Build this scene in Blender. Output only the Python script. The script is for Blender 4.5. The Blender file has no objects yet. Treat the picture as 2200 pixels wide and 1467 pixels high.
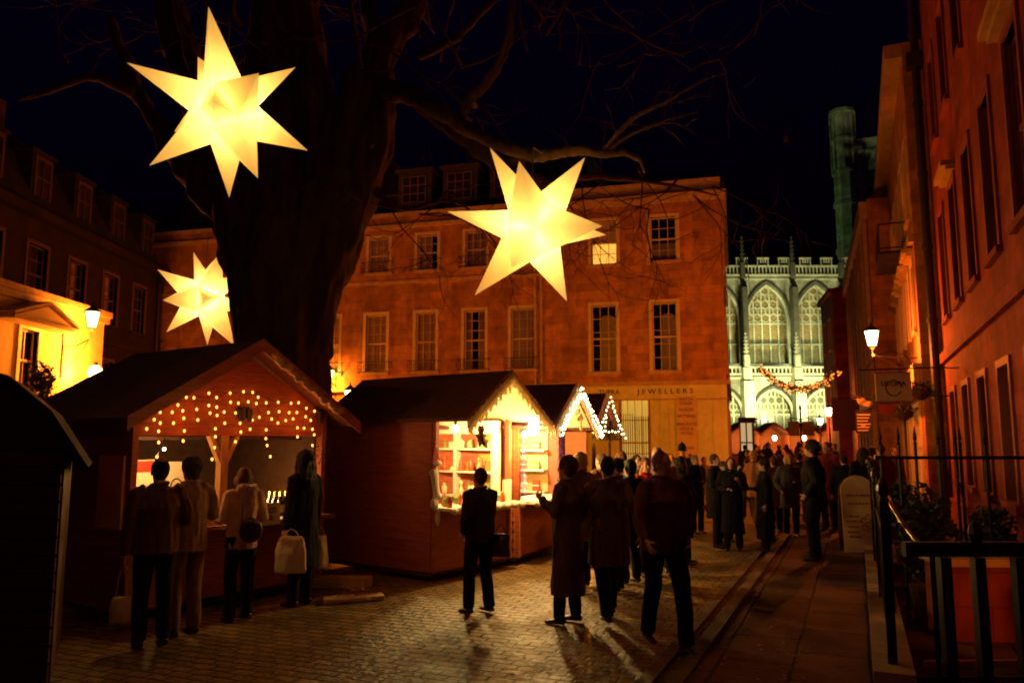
import bpy, bmesh, math, random
from mathutils import Vector, Matrix, noise
R=math.radians; rnd=random.Random(7)
sc=bpy.context.scene
col=sc.collection
# ---------------------------------------------------------------- camera
FPX=1700.0; PITCH=R(7.09); HC=1.95
cam=bpy.data.cameras.new('camera'); co=bpy.data.objects.new('camera',cam); col.objects.link(co)
cam.sensor_width=36; cam.lens=FPX/2200*36; cam.clip_end=1500; cam.clip_start=.05
co.location=(0,0,HC); co.rotation_euler=(R(90)+PITCH,0,0); sc.camera=co
def ray(px,py):
    u=(px-1100)/FPX; v=(733.5-py)/FPX
    return Vector((u,math.cos(PITCH)-v*math.sin(PITCH),math.sin(PITCH)+v*math.cos(PITCH)))
def at(px,py,Y):
    d=ray(px,py); return Vector((d.x*Y/d.y,Y,HC+d.z*Y/d.y))
def gnd(px,py,z=0):
    d=ray(px,py); t=(z-HC)/d.z; return Vector((d.x*t,d.y*t,z))
# ---------------------------------------------------------------- materials
MATS={}
def nt(name):
    m=bpy.data.materials.new(name); m.use_nodes=True; t=m.node_tree
    return m,t,t.nodes['Principled BSDF'],t.nodes['Material Output']
def mat(name,c,rough=.7,amp=.25,scale=3,bump=.0,bscale=20,metal=0,spec=.5,brick=None,stretch=None,coat=0,sheen=0,stain=0,alpha_=None):
    if name in MATS: return MATS[name]
    m,t,b,o=nt(name); N=t.nodes; L=t.links
    tc=N.new('ShaderNodeTexCoord'); vec=tc.outputs['Object']
    if stretch:
        mp=N.new('ShaderNodeMapping'); mp.inputs['Scale'].default_value=stretch; L.new(vec,mp.inputs[0]); vs=mp.outputs[0]
    else: vs=vec
    no=N.new('ShaderNodeTexNoise'); no.inputs['Scale'].default_value=scale; no.inputs['Detail'].default_value=6; no.inputs['Roughness'].default_value=.65
    L.new(vs,no.inputs[0])
    cr=N.new('ShaderNodeMapRange'); cr.inputs[1].default_value=.3; cr.inputs[2].default_value=.7; cr.inputs[3].default_value=1-amp; cr.inputs[4].default_value=1+amp
    L.new(no.outputs[0],cr.inputs[0])
    mx=N.new('ShaderNodeMix'); mx.data_type='RGBA'; mx.blend_type='MULTIPLY'; mx.inputs[0].default_value=1
    mx.inputs[6].default_value=(*c,1); L.new(cr.outputs[0],mx.inputs[7]); out=mx.outputs[2]
    h=None
    if brick:
        bw,bh,mo,dark=brick
        sx=N.new('ShaderNodeSeparateXYZ'); L.new(vec,sx.inputs[0]); cx=N.new('ShaderNodeCombineXYZ')
        ad=N.new('ShaderNodeMath'); ad.operation='ADD'; L.new(sx.outputs[0],ad.inputs[0]); L.new(sx.outputs[1],ad.inputs[1])
        L.new(ad.outputs[0],cx.inputs[0]); L.new(sx.outputs[2],cx.inputs[1])
        br=N.new('ShaderNodeTexBrick'); L.new(cx.outputs[0],br.inputs[0]); br.inputs['Scale'].default_value=1
        br.inputs['Brick Width'].default_value=bw; br.inputs['Row Height'].default_value=bh; br.inputs['Mortar Size'].default_value=mo
        br.inputs['Color1'].default_value=(1,1,1,1); br.inputs['Color2'].default_value=(.62,.62,.62,1); br.inputs['Mortar'].default_value=(dark,dark,dark,1)
        m2=N.new('ShaderNodeMix'); m2.data_type='RGBA'; m2.blend_type='MULTIPLY'; m2.inputs[0].default_value=1
        L.new(out,m2.inputs[6]); L.new(br.outputs[0],m2.inputs[7]); out=m2.outputs[2]; h=br.outputs[0]
    if stain:
        n3=N.new('ShaderNodeTexNoise'); n3.inputs['Scale'].default_value=.55; n3.inputs['Detail'].default_value=8; n3.inputs['Roughness'].default_value=.7
        mp=N.new('ShaderNodeMapping'); mp.inputs['Scale'].default_value=(1.3,1.3,.45); L.new(vec,mp.inputs[0]); L.new(mp.outputs[0],n3.inputs[0])
        r3=N.new('ShaderNodeMapRange'); r3.inputs[1].default_value=.42; r3.inputs[2].default_value=.65; r3.inputs[3].default_value=1; r3.inputs[4].default_value=1-stain; L.new(n3.outputs[0],r3.inputs[0])
        m3=N.new('ShaderNodeMix'); m3.data_type='RGBA'; m3.blend_type='MULTIPLY'; m3.inputs[0].default_value=1; L.new(out,m3.inputs[6]); L.new(r3.outputs[0],m3.inputs[7]); out=m3.outputs[2]
    L.new(out,b.inputs['Base Color']); b.inputs['Roughness'].default_value=rough; b.inputs['Metallic'].default_value=metal
    b.inputs['Specular IOR Level'].default_value=spec; b.inputs['Coat Weight'].default_value=coat
    if sheen: b.inputs['Sheen Weight'].default_value=sheen
    if bump:
        n2=N.new('ShaderNodeTexNoise'); n2.inputs['Scale'].default_value=bscale; n2.inputs['Detail'].default_value=8; L.new(vs,n2.inputs[0])
        hh=n2.outputs[0]
        if h:
            am=N.new('ShaderNodeMath'); am.operation='MULTIPLY_ADD'; L.new(h,am.inputs[0]); am.inputs[1].default_value=.6; L.new(hh,am.inputs[2]); hh=am.outputs[0]
        bp=N.new('ShaderNodeBump'); bp.inputs['Strength'].default_value=bump; bp.inputs['Distance'].default_value=.03; L.new(hh,bp.inputs['Height']); L.new(bp.outputs[0],b.inputs['Normal'])
    MATS[name]=m; return m
def emis(name,c,s):
    if name in MATS: return MATS[name]
    m,t,b,o=nt(name); b.inputs['Base Color'].default_value=(*c,1); b.inputs['Emission Color'].default_value=(*c,1); b.inputs['Emission Strength'].default_value=s
    MATS[name]=m; return m
def glassmat():
    if 'glass' in MATS: return MATS['glass']
    m,t,b,o=nt('glass'); N=t.nodes; L=t.links
    tr=N.new('ShaderNodeBsdfTransparent'); tr.inputs[0].default_value=(.85,.85,.82,1); gl=N.new('ShaderNodeBsdfGlossy'); gl.inputs['Roughness'].default_value=.04
    fr=N.new('ShaderNodeFresnel'); fr.inputs[0].default_value=1.5
    ad=N.new('ShaderNodeMath'); ad.operation='ADD'; ad.inputs[1].default_value=.05; L.new(fr.outputs[0],ad.inputs[0])
    mx=N.new('ShaderNodeMixShader'); L.new(ad.outputs[0],mx.inputs[0]); L.new(tr.outputs[0],mx.inputs[1]); L.new(gl.outputs[0],mx.inputs[2]); L.new(mx.outputs[0],o.inputs[0])
    MATS['glass']=m; return m
def papermat():
    m,t,b,o=nt('star_paper'); N=t.nodes; L=t.links
    tc=N.new('ShaderNodeTexCoord'); no=N.new('ShaderNodeTexNoise'); no.inputs['Scale'].default_value=5; no.inputs['Detail'].default_value=5; L.new(tc.outputs['Object'],no.inputs[0])
    cr=N.new('ShaderNodeValToRGB'); cr.color_ramp.elements[0].position=.3; cr.color_ramp.elements[0].color=(.94,.66,.24,1); cr.color_ramp.elements[1].position=.7; cr.color_ramp.elements[1].color=(.97,.78,.36,1); L.new(no.outputs[0],cr.inputs[0])
    tr=N.new('ShaderNodeBsdfTranslucent'); L.new(cr.outputs[0],tr.inputs[0])
    di=N.new('ShaderNodeBsdfDiffuse'); L.new(cr.outputs[0],di.inputs[0])
    mx=N.new('ShaderNodeMixShader'); mx.inputs[0].default_value=.35; L.new(tr.outputs[0],mx.inputs[1]); L.new(di.outputs[0],mx.inputs[2])
    em=N.new('ShaderNodeEmission'); em.inputs[0].default_value=(1,.62,.14,1); em.inputs[1].default_value=.17
    ad=N.new('ShaderNodeAddShader'); L.new(mx.outputs[0],ad.inputs[0]); L.new(em.outputs[0],ad.inputs[1]); L.new(ad.outputs[0],o.inputs[0])
    return m
def groundmat(name,c,bw,bh,mo,rot,rough,bump=.6,jitter=.35,frac=.5):
    m,t,b,o=nt(name); N=t.nodes; L=t.links; b.inputs['Specular IOR Level'].default_value=.5 if bw<.5 else .2
    tc=N.new('ShaderNodeTexCoord'); mp=N.new('ShaderNodeMapping'); mp.inputs['Rotation'].default_value=(0,0,rot); L.new(tc.outputs['Object'],mp.inputs[0])
    nd=N.new('ShaderNodeTexNoise'); nd.inputs['Scale'].default_value=2.2; L.new(mp.outputs[0],nd.inputs[0])
    va=N.new('ShaderNodeVectorMath'); va.operation='MULTIPLY_ADD'; L.new(nd.outputs['Color'],va.inputs[0]); va.inputs[1].default_value=(.035,.035,0); L.new(mp.outputs[0],va.inputs[2])
    br=N.new('ShaderNodeTexBrick'); L.new(va.outputs[0],br.inputs[0]); br.inputs['Scale'].default_value=1; br.offset=frac
    br.inputs['Brick Width'].default_value=bw; br.inputs['Row Height'].default_value=bh; br.inputs['Mortar Size'].default_value=mo; br.inputs['Mortar Smooth'].default_value=.6
    br.inputs['Color1'].default_value=(*[x*(1+jitter) for x in c],1); br.inputs['Color2'].default_value=(*[x*(1-jitter) for x in c],1); br.inputs['Mortar'].default_value=(*[x*.12 for x in c],1)
    no=N.new('ShaderNodeTexNoise'); no.inputs['Scale'].default_value=.9; no.inputs['Detail'].default_value=9; no.inputs['Roughness'].default_value=.7; L.new(tc.outputs['Object'],no.inputs[0])
    r=N.new('ShaderNodeMapRange'); r.inputs[1].default_value=.3; r.inputs[2].default_value=.7; r.inputs[3].default_value=.55; r.inputs[4].default_value=1.35; L.new(no.outputs[0],r.inputs[0])
    mx=N.new('ShaderNodeMix'); mx.data_type='RGBA'; mx.blend_type='MULTIPLY'; mx.inputs[0].default_value=1; L.new(br.outputs[0],mx.inputs[6]); L.new(r.outputs[0],mx.inputs[7]); L.new(mx.outputs[2],b.inputs['Base Color'])
    r2=N.new('ShaderNodeMapRange'); r2.inputs[1].default_value=.35; r2.inputs[2].default_value=.65; r2.inputs[3].default_value=rough-.15; r2.inputs[4].default_value=rough+.2; L.new(no.outputs[0],r2.inputs[0]); L.new(r2.outputs[0],b.inputs['Roughness'])
    n2=N.new('ShaderNodeTexNoise'); n2.inputs['Scale'].default_value=14; n2.inputs['Detail'].default_value=6; L.new(tc.outputs['Object'],n2.inputs[0])
    vo=N.new('ShaderNodeTexVoronoi'); vo.inputs['Scale'].default_value=1/bw; L.new(va.outputs[0],vo.inputs[0])
    a=N.new('ShaderNodeMath'); a.operation='MULTIPLY_ADD'; L.new(br.outputs['Fac'],a.inputs[0]); a.inputs[1].default_value=-1.0; L.new(n2.outputs[0],a.inputs[2])
    bp=N.new('ShaderNodeBump'); bp.inputs['Strength'].default_value=bump; bp.inputs['Distance'].default_value=.03; L.new(a.outputs[0],bp.inputs['Height']); L.new(bp.outputs[0],b.inputs['Normal'])
    return m
# ---------------------------------------------------------------- mesh builder
class MB:
    def __init__(s): s.b=bmesh.new(); s.mi=0
    def _f(s,vs):
        try: f=s.b.faces.new(vs); f.material_index=s.mi; return f
        except ValueError: return None
    def box(s,c,size,rz=0,M=None):
        x,y,z=[k/2 for k in size]; T=Matrix.Translation(c)@Matrix.Rotation(rz,4,'Z') if M is None else M@Matrix.Translation(c)
        v=[s.b.verts.new(T@Vector(p)) for p in ((-x,-y,-z),(x,-y,-z),(x,y,-z),(-x,y,-z),(-x,-y,z),(x,-y,z),(x,y,z),(-x,y,z))]
        for q in ((3,2,1,0),(4,5,6,7),(0,1,5,4),(1,2,6,5),(2,3,7,6),(3,0,4,7)): s._f([v[i] for i in q])
        return s
    def bx(s,x0,x1,y0,y1,z0,z1): return s.box(((x0+x1)/2,(y0+y1)/2,(z0+z1)/2),(abs(x1-x0),abs(y1-y0),abs(z1-z0)))
    def poly(s,pts):
        s._f([s.b.verts.new(Vector(p)) for p in pts]); return s
    def prism(s,pts,d):   # pts 3D polygon, extruded by vector d
        a=[s.b.verts.new(Vector(p)) for p in pts]; b=[s.b.verts.new(Vector(p)+Vector(d)) for p in pts]
        s._f(a[::-1]); s._f(b); n=len(a)
        for i in range(n): s._f([a[i],a[(i+1)%n],b[(i+1)%n],b[i]])
        return s
    def tube(s,pts,rad,seg=8,side=None,cap=True):
        pts=[Vector(p) for p in pts]; n=len(pts)
        if not hasattr(rad,'__len__'): rad=[rad]*n
        rings=[]; prev=None
        for i,p in enumerate(pts):
            t=(pts[min(i+1,n-1)]-pts[max(i-1,0)]).normalized()
            X=Vector(side) if side is not None else (prev if prev is not None else (Vector((1,0,0)) if abs(t.x)<.9 else Vector((0,1,0))))
            a=X-t*X.dot(t)
            if a.length<1e-4: a=Vector((0,1,0))-t*t.y
            a.normalize(); prev=a; b=t.cross(a)
            r=rad[i]; rx,ry=(r if hasattr(r,'__len__') else (r,r))
            rings.append([s.b.verts.new(p+a*math.cos(2*math.pi*k/seg)*rx+b*math.sin(2*math.pi*k/seg)*ry) for k in range(seg)])
        for i in range(n-1):
            for k in range(seg): s._f([rings[i][k],rings[i][(k+1)%seg],rings[i+1][(k+1)%seg],rings[i+1][k]])
        if cap: s._f(rings[0][::-1]); s._f(rings[-1])
        return s
    def cyl(s,p0,p1,r0,r1=None,seg=12): return s.tube([p0,p1],[r0,r0 if r1 is None else r1],seg)
    def ell(s,c,r,sub=2,M=None):
        if not hasattr(r,'__len__'): r=(r,r,r)
        T=(M or Matrix())@Matrix.Translation(c)@Matrix.Diagonal((*r,1))
        g=bmesh.ops.create_icosphere(s.b,subdivisions=sub,radius=1,matrix=T)
        for f in {f for v in g['verts'] for f in v.link_faces}: f.material_index=s.mi
        return s
    def lathe(s,c,prof,seg=14):
        return s.tube([Vector(c)+Vector((0,0,z)) for r,z in prof],[max(r,.0005) for r,z in prof],seg,side=(1,0,0))
    def build(s,name,m,parent=None,smooth=False,world=False,loc=None):
        me=bpy.data.meshes.new(name)
        bmesh.ops.recalc_face_normals(s.b,faces=s.b.faces)
        o=bpy.data.objects.new(name,me); col.objects.link(o)
        if world and parent: bmesh.ops.transform(s.b,matrix=wmat(parent).inverted(),verts=s.b.verts)
        if loc is not None:
            bmesh.ops.translate(s.b,vec=-Vector(loc),verts=s.b.verts); o.location=loc
        s.b.to_mesh(me); s.b.free()
        for k in (m if isinstance(m,(list,tuple)) else [m]): me.materials.append(k)
        if smooth:
            for p in me.polygons: p.use_smooth=True
        if parent: o.parent=parent
        return o
def wmat(o):
    M=Matrix.Translation(o.location)@o.rotation_euler.to_matrix().to_4x4()
    return wmat(o.parent)@M if o.parent else M
def tag(o,label,cat,group=None,kind=None):
    if label: o['label']=label
    if cat: o['category']=cat
    if group: o['group']=group
    if kind: o['kind']=kind
    return o
def thing(name,label,cat,loc=(0,0,0),rz=0,group=None):
    o=bpy.data.objects.new(name,None); col.objects.link(o); o.location=loc; o.rotation_euler=(0,0,rz); o.empty_display_size=.2
    return tag(o,label,cat,group)
def struct(mb,name,m,**k): o=mb.build(name,m,**k); o['kind']='structure'; return o
def text(s,size,name,m,parent,M,ext=.004,align='CENTER'):
    cu=bpy.data.curves.new(name,'FONT'); cu.body=s; cu.size=size; cu.extrude=ext; cu.align_x=align; cu.align_y='CENTER'; cu.offset=size*.012; cu.resolution_u=3
    t=bpy.data.objects.new('tmp',cu); col.objects.link(t); dg=bpy.context.evaluated_depsgraph_get(); me=bpy.data.meshes.new_from_object(t.evaluated_get(dg))
    bpy.data.objects.remove(t); me.transform(M); me.materials.clear(); me.materials.append(m)
    o=bpy.data.objects.new(name,me); col.objects.link(o); o.parent=parent; return o
FRONT=Matrix.Rotation(R(90),4,'X')   # text in xy plane -> xz plane facing -y
def bake(name,mb,mats,parent,voxel,it=3,nz=0,nscale=(8,8,3),fac=.5,matfn=None,decim=None):
    me=bpy.data.meshes.new('tmp'); mb.b.to_mesh(me); mb.b.free(); t=bpy.data.objects.new('tmp',me); col.objects.link(t)
    r=t.modifiers.new('r','REMESH'); r.mode='VOXEL'; r.voxel_size=voxel
    if it: s=t.modifiers.new('s','SMOOTH'); s.factor=fac; s.iterations=it
    dg=bpy.context.evaluated_depsgraph_get(); m2=bpy.data.meshes.new_from_object(t.evaluated_get(dg)); bpy.data.objects.remove(t); bpy.data.meshes.remove(me)
    if nz:
        nn=[v.normal.copy() for v in m2.vertices]; off=Vector((rnd.random()*50,rnd.random()*50,0))
        for v,n in zip(m2.vertices,nn):
            q=Vector((v.co.x*nscale[0],v.co.y*nscale[1],v.co.z*nscale[2]))+off
            v.co+=n*nz*(noise.noise(q)+.5*noise.noise(q*2.3))
    m2.materials.clear()
    for k in (mats if isinstance(mats,(list,tuple)) else [mats]): m2.materials.append(k)
    for p in m2.polygons:
        p.use_smooth=True
        if matfn: p.material_index=matfn(p.center)
    m2.name=name; o=bpy.data.objects.new(name,m2); col.objects.link(o); o.parent=parent; return o
def plight(parent,loc,power,c,rad=.08,name='light'):
    l=bpy.data.lights.new(name,'POINT'); l.energy=power; l.color=c; l.shadow_soft_size=rad
    o=bpy.data.objects.new(name,l); col.objects.link(o); o.location=loc
    if parent: o.parent=parent
    return o
SOD=(1,.13,.01); WARM=(1,.5,.05)
# ---------------------------------------------------------------- material set
stone=mat('bath_stone',(.6,.27,.1),.85,.3,2.5,.35,30,brick=(.62,.3,.008,.6),stain=.5)
stone_plain=mat('stone_trim',(.55,.38,.22),.8,.22,5,.2,30,stain=.3)
stone_pale=mat('painted_stone',(.7,.66,.28),.7,.12,4,.1,30,stain=.2)
stone_red=mat('reddish_stone',(.36,.055,.045),.85,.3,2.5,.35,30,brick=(.8,.33,.008,.6),stain=.5)
stone_dark=mat('soot_stone',(.2,.13,.09),.9,.3,2.5,.3,30,brick=(.62,.3,.008,.75),stain=.5)
render_yel=mat('cream_render',(.66,.5,.24),.8,.15,2,.15,25,stain=.25)
abbey=mat('abbey_stone',(.55,.55,.42),.9,.3,.8,.4,8,brick=(1.2,.55,.02,.75),stain=.6)
abbey_trim=mat('abbey_carved_stone',(.6,.6,.46),.85,.2,1.5,.3,8,stain=.4)
slate=mat('slate',(.06,.05,.055),.6,.35,4,.4,12,brick=(.3,.2,.01,.6))
felt=mat('roof_felt',(.13,.045,.03),.95,.35,14,.5,60)
wood=mat('stained_wood',(.36,.13,.05),.6,.35,4,.3,30,stretch=(1,1,9))
woodlight=mat('pale_wood',(.5,.27,.12),.6,.25,5,.25,30,stretch=(6,6,1))
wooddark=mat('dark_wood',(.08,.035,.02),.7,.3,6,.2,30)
woodred=mat('red_stained_wood',(.34,.085,.035),.6,.35,4,.3,30,stretch=(1,1,9))
white=mat('white_paint',(.72,.66,.55),.5,.1,6)
sash=mat('sash_paint',(.66,.52,.34),.5,.12,6)
curtain=mat('net_curtain',(.66,.46,.24),.9,.25,2,.4,5,stretch=(14,14,.6))
blind=mat('window_blind',(.75,.52,.24),.8,.1,2)
darkroom=mat('dark_interior',(.012,.008,.008),.9,.1,2)
iron=mat('black_iron',(.012,.012,.014),.38,.3,20,.15,60,metal=.3)
ironb=mat('worn_brass',(.5,.36,.14),.3,.2,10,metal=1)
lead=mat('lead_pipe',(.03,.025,.025),.5,.3,8,.2,30)
def frostmat():
    m,t,b,o=nt('white_frosting'); N=t.nodes; L=t.links; b.inputs['Base Color'].default_value=(.8,.74,.55,1); b.inputs['Roughness'].default_value=.9
    tr=N.new('ShaderNodeBsdfTranslucent'); tr.inputs[0].default_value=(.9,.75,.45,1); mx=N.new('ShaderNodeMixShader'); mx.inputs[0].default_value=.55
    L.new(b.outputs[0],mx.inputs[1]); L.new(tr.outputs[0],mx.inputs[2]); L.new(mx.outputs[0],o.inputs[0]); return m
frost=frostmat()
bark=mat('bark',(.085,.04,.025),.95,.5,6,1.0,12,stretch=(1,1,.35),stain=.3)
ink=mat('dark_lettering',(.05,.015,.012),.6,.1,5)
paper=mat('paper',(.75,.7,.55),.7,.06,4)
cordm=mat('cable',(.03,.02,.015),.6,.1,5)
glass=glassmat(); paperm=papermat()
e_sod=emis('sodium_lamp_glass',(1,.62,.2),9); e_white=emis('white_bulb',(1,.85,.55),25); e_fairy=emis('fairy_bulb',(1,.34,.05),5); e_fairyw=emis('pale_fairy_bulb',(1,.75,.4),9)
e_win=emis('lit_room',(1,.62,.12),.8); e_green=emis('lit_green_room',(.35,.42,.16),.35)
# ---------------------------------------------------------------- ground
RV=Vector((.397,.918,0)); RN=Vector((.918,-.397,0)); L0=Vector((3.09,6.69,0)); W0=L0+RN*2.0
ROT=math.atan2(RV.y,RV.x)
setts=groundmat('stone_setts',(.21,.13,.045),.22,.13,.014,-ROT+R(90),.5,bump=1.0)
slabs=groundmat('paving_slabs',(.11,.05,.035),.95,.62,.02,-ROT,.78,bump=.7,jitter=.22)
earth=groundmat('ground_paving',(.15,.11,.08),.6,.4,.02,.3,.6)
struct(MB().poly([(-250,-150,0),(250,-150,0),(250,300,0),(-250,300,0)]),'ground',earth)
def strip(a,b,t0,t1,z): return [tuple(L0+RN*a+RV*t0+Vector((0,0,z))),tuple(L0+RN*b+RV*t0+Vector((0,0,z))),tuple(L0+RN*b+RV*t1+Vector((0,0,z))),tuple(L0+RN*a+RV*t1+Vector((0,0,z)))]
struct(MB().poly(strip(-22,-1.9,-20,75,.004)),'square_paving',setts)
struct(MB().poly(strip(-1.55,2.0,-20,75,.004)),'pavement',slabs)
g=MB()
for k in range(60):
    t0=-18+k*1.5
    for a,b in ((-1.9,-1.78),(-1.67,-1.55)):
        P=[L0+RN*a+RV*t0,L0+RN*b+RV*t0,L0+RN*b+RV*(t0+1.48),L0+RN*a+RV*(t0+1.48)]
        g.prism([(p.x,p.y,.002) for p in P],(0,0,.03))
struct(g,'gutter_channel',stone_dark)
# ---------------------------------------------------------------- buildings
def wall(mb,w,z0,z1,holes,depth=.22,x0=0):
    xs=sorted({x0,w}|{h[0] for h in holes}|{h[1] for h in holes}); zs=sorted({z0,z1}|{h[2] for h in holes}|{h[3] for h in holes})
    xs=[x for x in xs if x0<=x<=w]; zs=[z for z in zs if z0<=z<=z1]
    V={}
    def v(i,j):
        if (i,j) not in V: V[(i,j)]=mb.b.verts.new((xs[i],0,zs[j]))
        return V[(i,j)]
    for i in range(len(xs)-1):
        for j in range(len(zs)-1):
            cx=(xs[i]+xs[i+1])/2; cz=(zs[j]+zs[j+1])/2
            if any(h[0]<cx<h[1] and h[2]<cz<h[3] for h in holes): continue
            mb._f([v(i,j),v(i+1,j),v(i+1,j+1),v(i,j+1)])
    for a,b,c,d in holes:
        for q in (((a,0,c),(b,0,c),(b,depth,c),(a,depth,c)),((a,0,d),(b,0,d),(b,depth,d),(a,depth,d)),((a,0,c),(a,0,d),(a,depth,d),(a,depth,c)),((b,0,c),(b,0,d),(b,depth,d),(b,depth,c))): mb.poly(q)
def window(root,x0,x1,z0,z1,cols=3,rows=4,cur=None,lit=None,sill=True,sur=True,bal=False,label=None,fm=None,hood=False,sm=None):
    f=MB(); t=.045; y0,y1=.1,.15
    f.bx(x0,x0+t,y0,y1,z0,z1); f.bx(x1-t,x1,y0,y1,z0,z1); f.bx(x0+t,x1-t,y0,y1,z0,z0+t); f.bx(x0+t,x1-t,y0,y1,z1-t,z1)
    zm=(z0+z1)/2; f.bx(x0+t,x1-t,y0-.012,y1,zm-.03,zm+.03)
    for k in range(1,cols): x=x0+(x1-x0)*k/cols; f.bx(x-.012,x+.012,y0+.01,y1-.01,z0+t,z1-t)
    for k in range(1,rows):
        z=z0+(z1-z0)*k/rows
        if abs(z-zm)>.04: f.bx(x0+t,x1-t,y0+.012,y1-.012,z-.011,z+.011)
    if sur:
        s=.12; f.bx(x0-s,x0,-.045,.1,z0,z1+s); f.bx(x1,x1+s,-.045,.1,z0,z1+s); f.bx(x0,x1,-.045,.1,z1,z1+s)
    wn=f.build('window',fm or sash,root)
    if label: wn['label']=label
    MB().poly([(x0,.13,z0),(x1,.13,z0),(x1,.13,z1),(x0,.13,z1)]).build('pane',glass,wn)
    b=MB(); D=.9
    for q in (((x0-.3,.225,z0-.1),(x0-.3,D,z0-.1),(x0-.3,D,z1+.1),(x0-.3,.225,z1+.1)),((x1+.3,.225,z0-.1),(x1+.3,D,z0-.1),(x1+.3,D,z1+.1),(x1+.3,.225,z1+.1)),((x0-.3,.225,z0-.1),(x1+.3,.225,z0-.1),(x1+.3,D,z0-.1),(x0-.3,D,z0-.1)),((x0-.3,.225,z1+.1),(x1+.3,.225,z1+.1),(x1+.3,D,z1+.1),(x0-.3,D,z1+.1)),((x0-.3,D,z0-.1),(x1+.3,D,z0-.1),(x1+.3,D,z1+.1),(x0-.3,D,z1+.1))): b.poly(q)
    b.build('room',lit or darkroom,wn)
    if cur:
        c=MB(); n=24
        def sheet(a,bb,za,zb,wavy=.018,y=.19,m=curtain):
            vs=[]
            for k in range(n+1):
                x=a+(bb-a)*k/n; yy=y+wavy*math.sin(k*2.1+a*7)
                vs.append((c.b.verts.new((x,yy,za)),c.b.verts.new((x,yy,zb))))
            for k in range(n): c._f([vs[k][0],vs[k+1][0],vs[k+1][1],vs[k][1]])
        w=x1-x0
        if cur=='full': sheet(x0,x1,z0,z1)
        if cur=='open': sheet(x0,x0+w*.33,z0,z1); sheet(x1-w*.36,x1,z0,z1)
        if cur=='left': sheet(x0,x0+w*.62,z0,z1)
        if cur=='half': sheet(x0,x1,z0,z0+(z1-z0)*.42,.004)
        if cur=='top': sheet(x0,x1,z0+(z1-z0)*.5,z1,.004)
        if cur=='arch':   # pale arched blind standing in the window
            xa,xb=x0+w*.3,x1-w*.06; zt=z0+(z1-z0)*.78; pts=[(xa,z0+.02),(xb,z0+.02),(xb,zt)]
            for k in range(1,12): an=math.pi*k/12; pts.append(((xa+xb)/2+(xb-xa)/2*math.cos(an),zt+(xb-xa)*.32*math.sin(an)))
            pts.append((xa+.06,zt)); c.prism([(x,.18,z) for x,z in pts],(0,.01,0))
        c.build('curtain',blind if cur in('half','arch','top') else curtain,wn)
    if sill: MB().bx(x0-.16,x1+.16,-.1,.1,z0-.12,z0-.003).build('sill',sm or stone_plain,wn)
    if hood: MB().bx(x0-.25,x1+.25,-.28,-.003,z1+.2,z1+.32).bx(x0-.2,x1+.2,-.18,-.003,z1+.13,z1+.2).build('hood_moulding',stone_plain,wn)
    if bal:
        r=MB(); h=.38
        r.bx(x0-.2,x1+.2,-.33,-.31,z0+h,z0+h+.02); r.bx(x0-.2,x1+.2,-.33,-.31,z0-.02,z0)
        for k in range(int((x1-x0+.4)/.09)+1):
            x=x0-.2+.09*k; r.cyl((x,-.32,z0),(x,-.32,z0+h),.007,seg=5)
        for x in(x0-.2,x1+.2): r.bx(x-.01,x+.01,-.31,0,z0+h,z0+h+.02); r.bx(x-.01,x+.01,-.31,0,z0-.02,z0)
        for k in range(int((x1-x0+.4)/.27)): 
            x=x0-.1+.27*k; r.tube([(x+.09*math.cos(a),-.32,z0+h/2+.09*math.sin(a)) for a in [i*math.pi/6 for i in range(13)]],.007,5)
        r.build('balcony_railing',iron,wn)
    return wn
def body(root,w,h,d,holes,m,name='wall',x0=0):
    b=MB(); wall(b,w,0,h,holes,x0=x0)
    b.poly([(x0,0,0),(x0,d,0),(x0,d,h),(x0,0,h)]); b.poly([(w,0,0),(w,d,0),(w,d,h),(w,0,h)]); b.poly([(x0,d,0),(w,d,0),(w,d,h),(x0,d,h)])
    b.poly([(x0,.95,0),(w,.95,0),(w,.95,h),(x0,.95,h)]); b.poly([(x0,0,h),(w,0,h),(w,d,h),(x0,d,h)])
    bmesh.ops.remove_doubles(b.b,verts=b.b.verts,dist=.0005)
    me=b; o=bpy.data.objects.new(name,bpy.data.meshes.new(name)); col.objects.link(o); me.b.to_mesh(o.data); me.b.free(); o.data.materials.append(m); o.parent=root; return o
def onwall(root,px,py):
    M=wmat(root).inverted(); o=M@Vector((0,0,HC)); d=(M.to_3x3()@ray(px,py)); t=-o.y/d.y; p=o+d*t; return p.x,p.z
# --- jewellers' corner building and the terrace house joined to it (two houses)
DJ=Vector((.963,-.27,0)); CJ=Vector((7.6,28,0)); AJ=math.atan2(-.27,.963)
LJ=6.6
OJ=CJ-DJ*LJ
jb=thing('corner_shop_building','tall orange lit corner building with TUPRA JEWELLERS lettered over its ground floor','building',OJ,AJ)
H=10.97; ZF=3.93
def cols_(root,lst,y):
    r=[]
    for a,b in lst: r.append((onwall(root,a,y)[0],onwall(root,b,y)[0]))
    return r
up=cols_(jb,[(1270,1325),(1397,1453)],515); fi=cols_(jb,[(1271,1325),(1402,1455)],725)
z=lambda y,px:onwall(jb,px,y)[1]
zu0,zu1=z(560,1425),z(466,1425); zf0,zf1=z(796,1428),z(650,1428)
gw=cols_(jb,[(1333,1395)],920)[0]; zg0,zg1=.25,z(856,1364)
holes=[(a,b,zu0,zu1) for a,b in up]+[(a,b,zf0,zf1) for a,b in fi]+[(gw[0],gw[1],zg0,zg1)]
body(jb,LJ,H,12.5,[h for h in holes],stone)
window(jb,up[0][0],up[0][1],zu0,zu1,3,4,'top',e_win,label='upper window with its lower half lit yellow')
window(jb,up[1][0],up[1][1],zu0,zu1,3,4,'half',label='upper window with a blind over its lower half')
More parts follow.
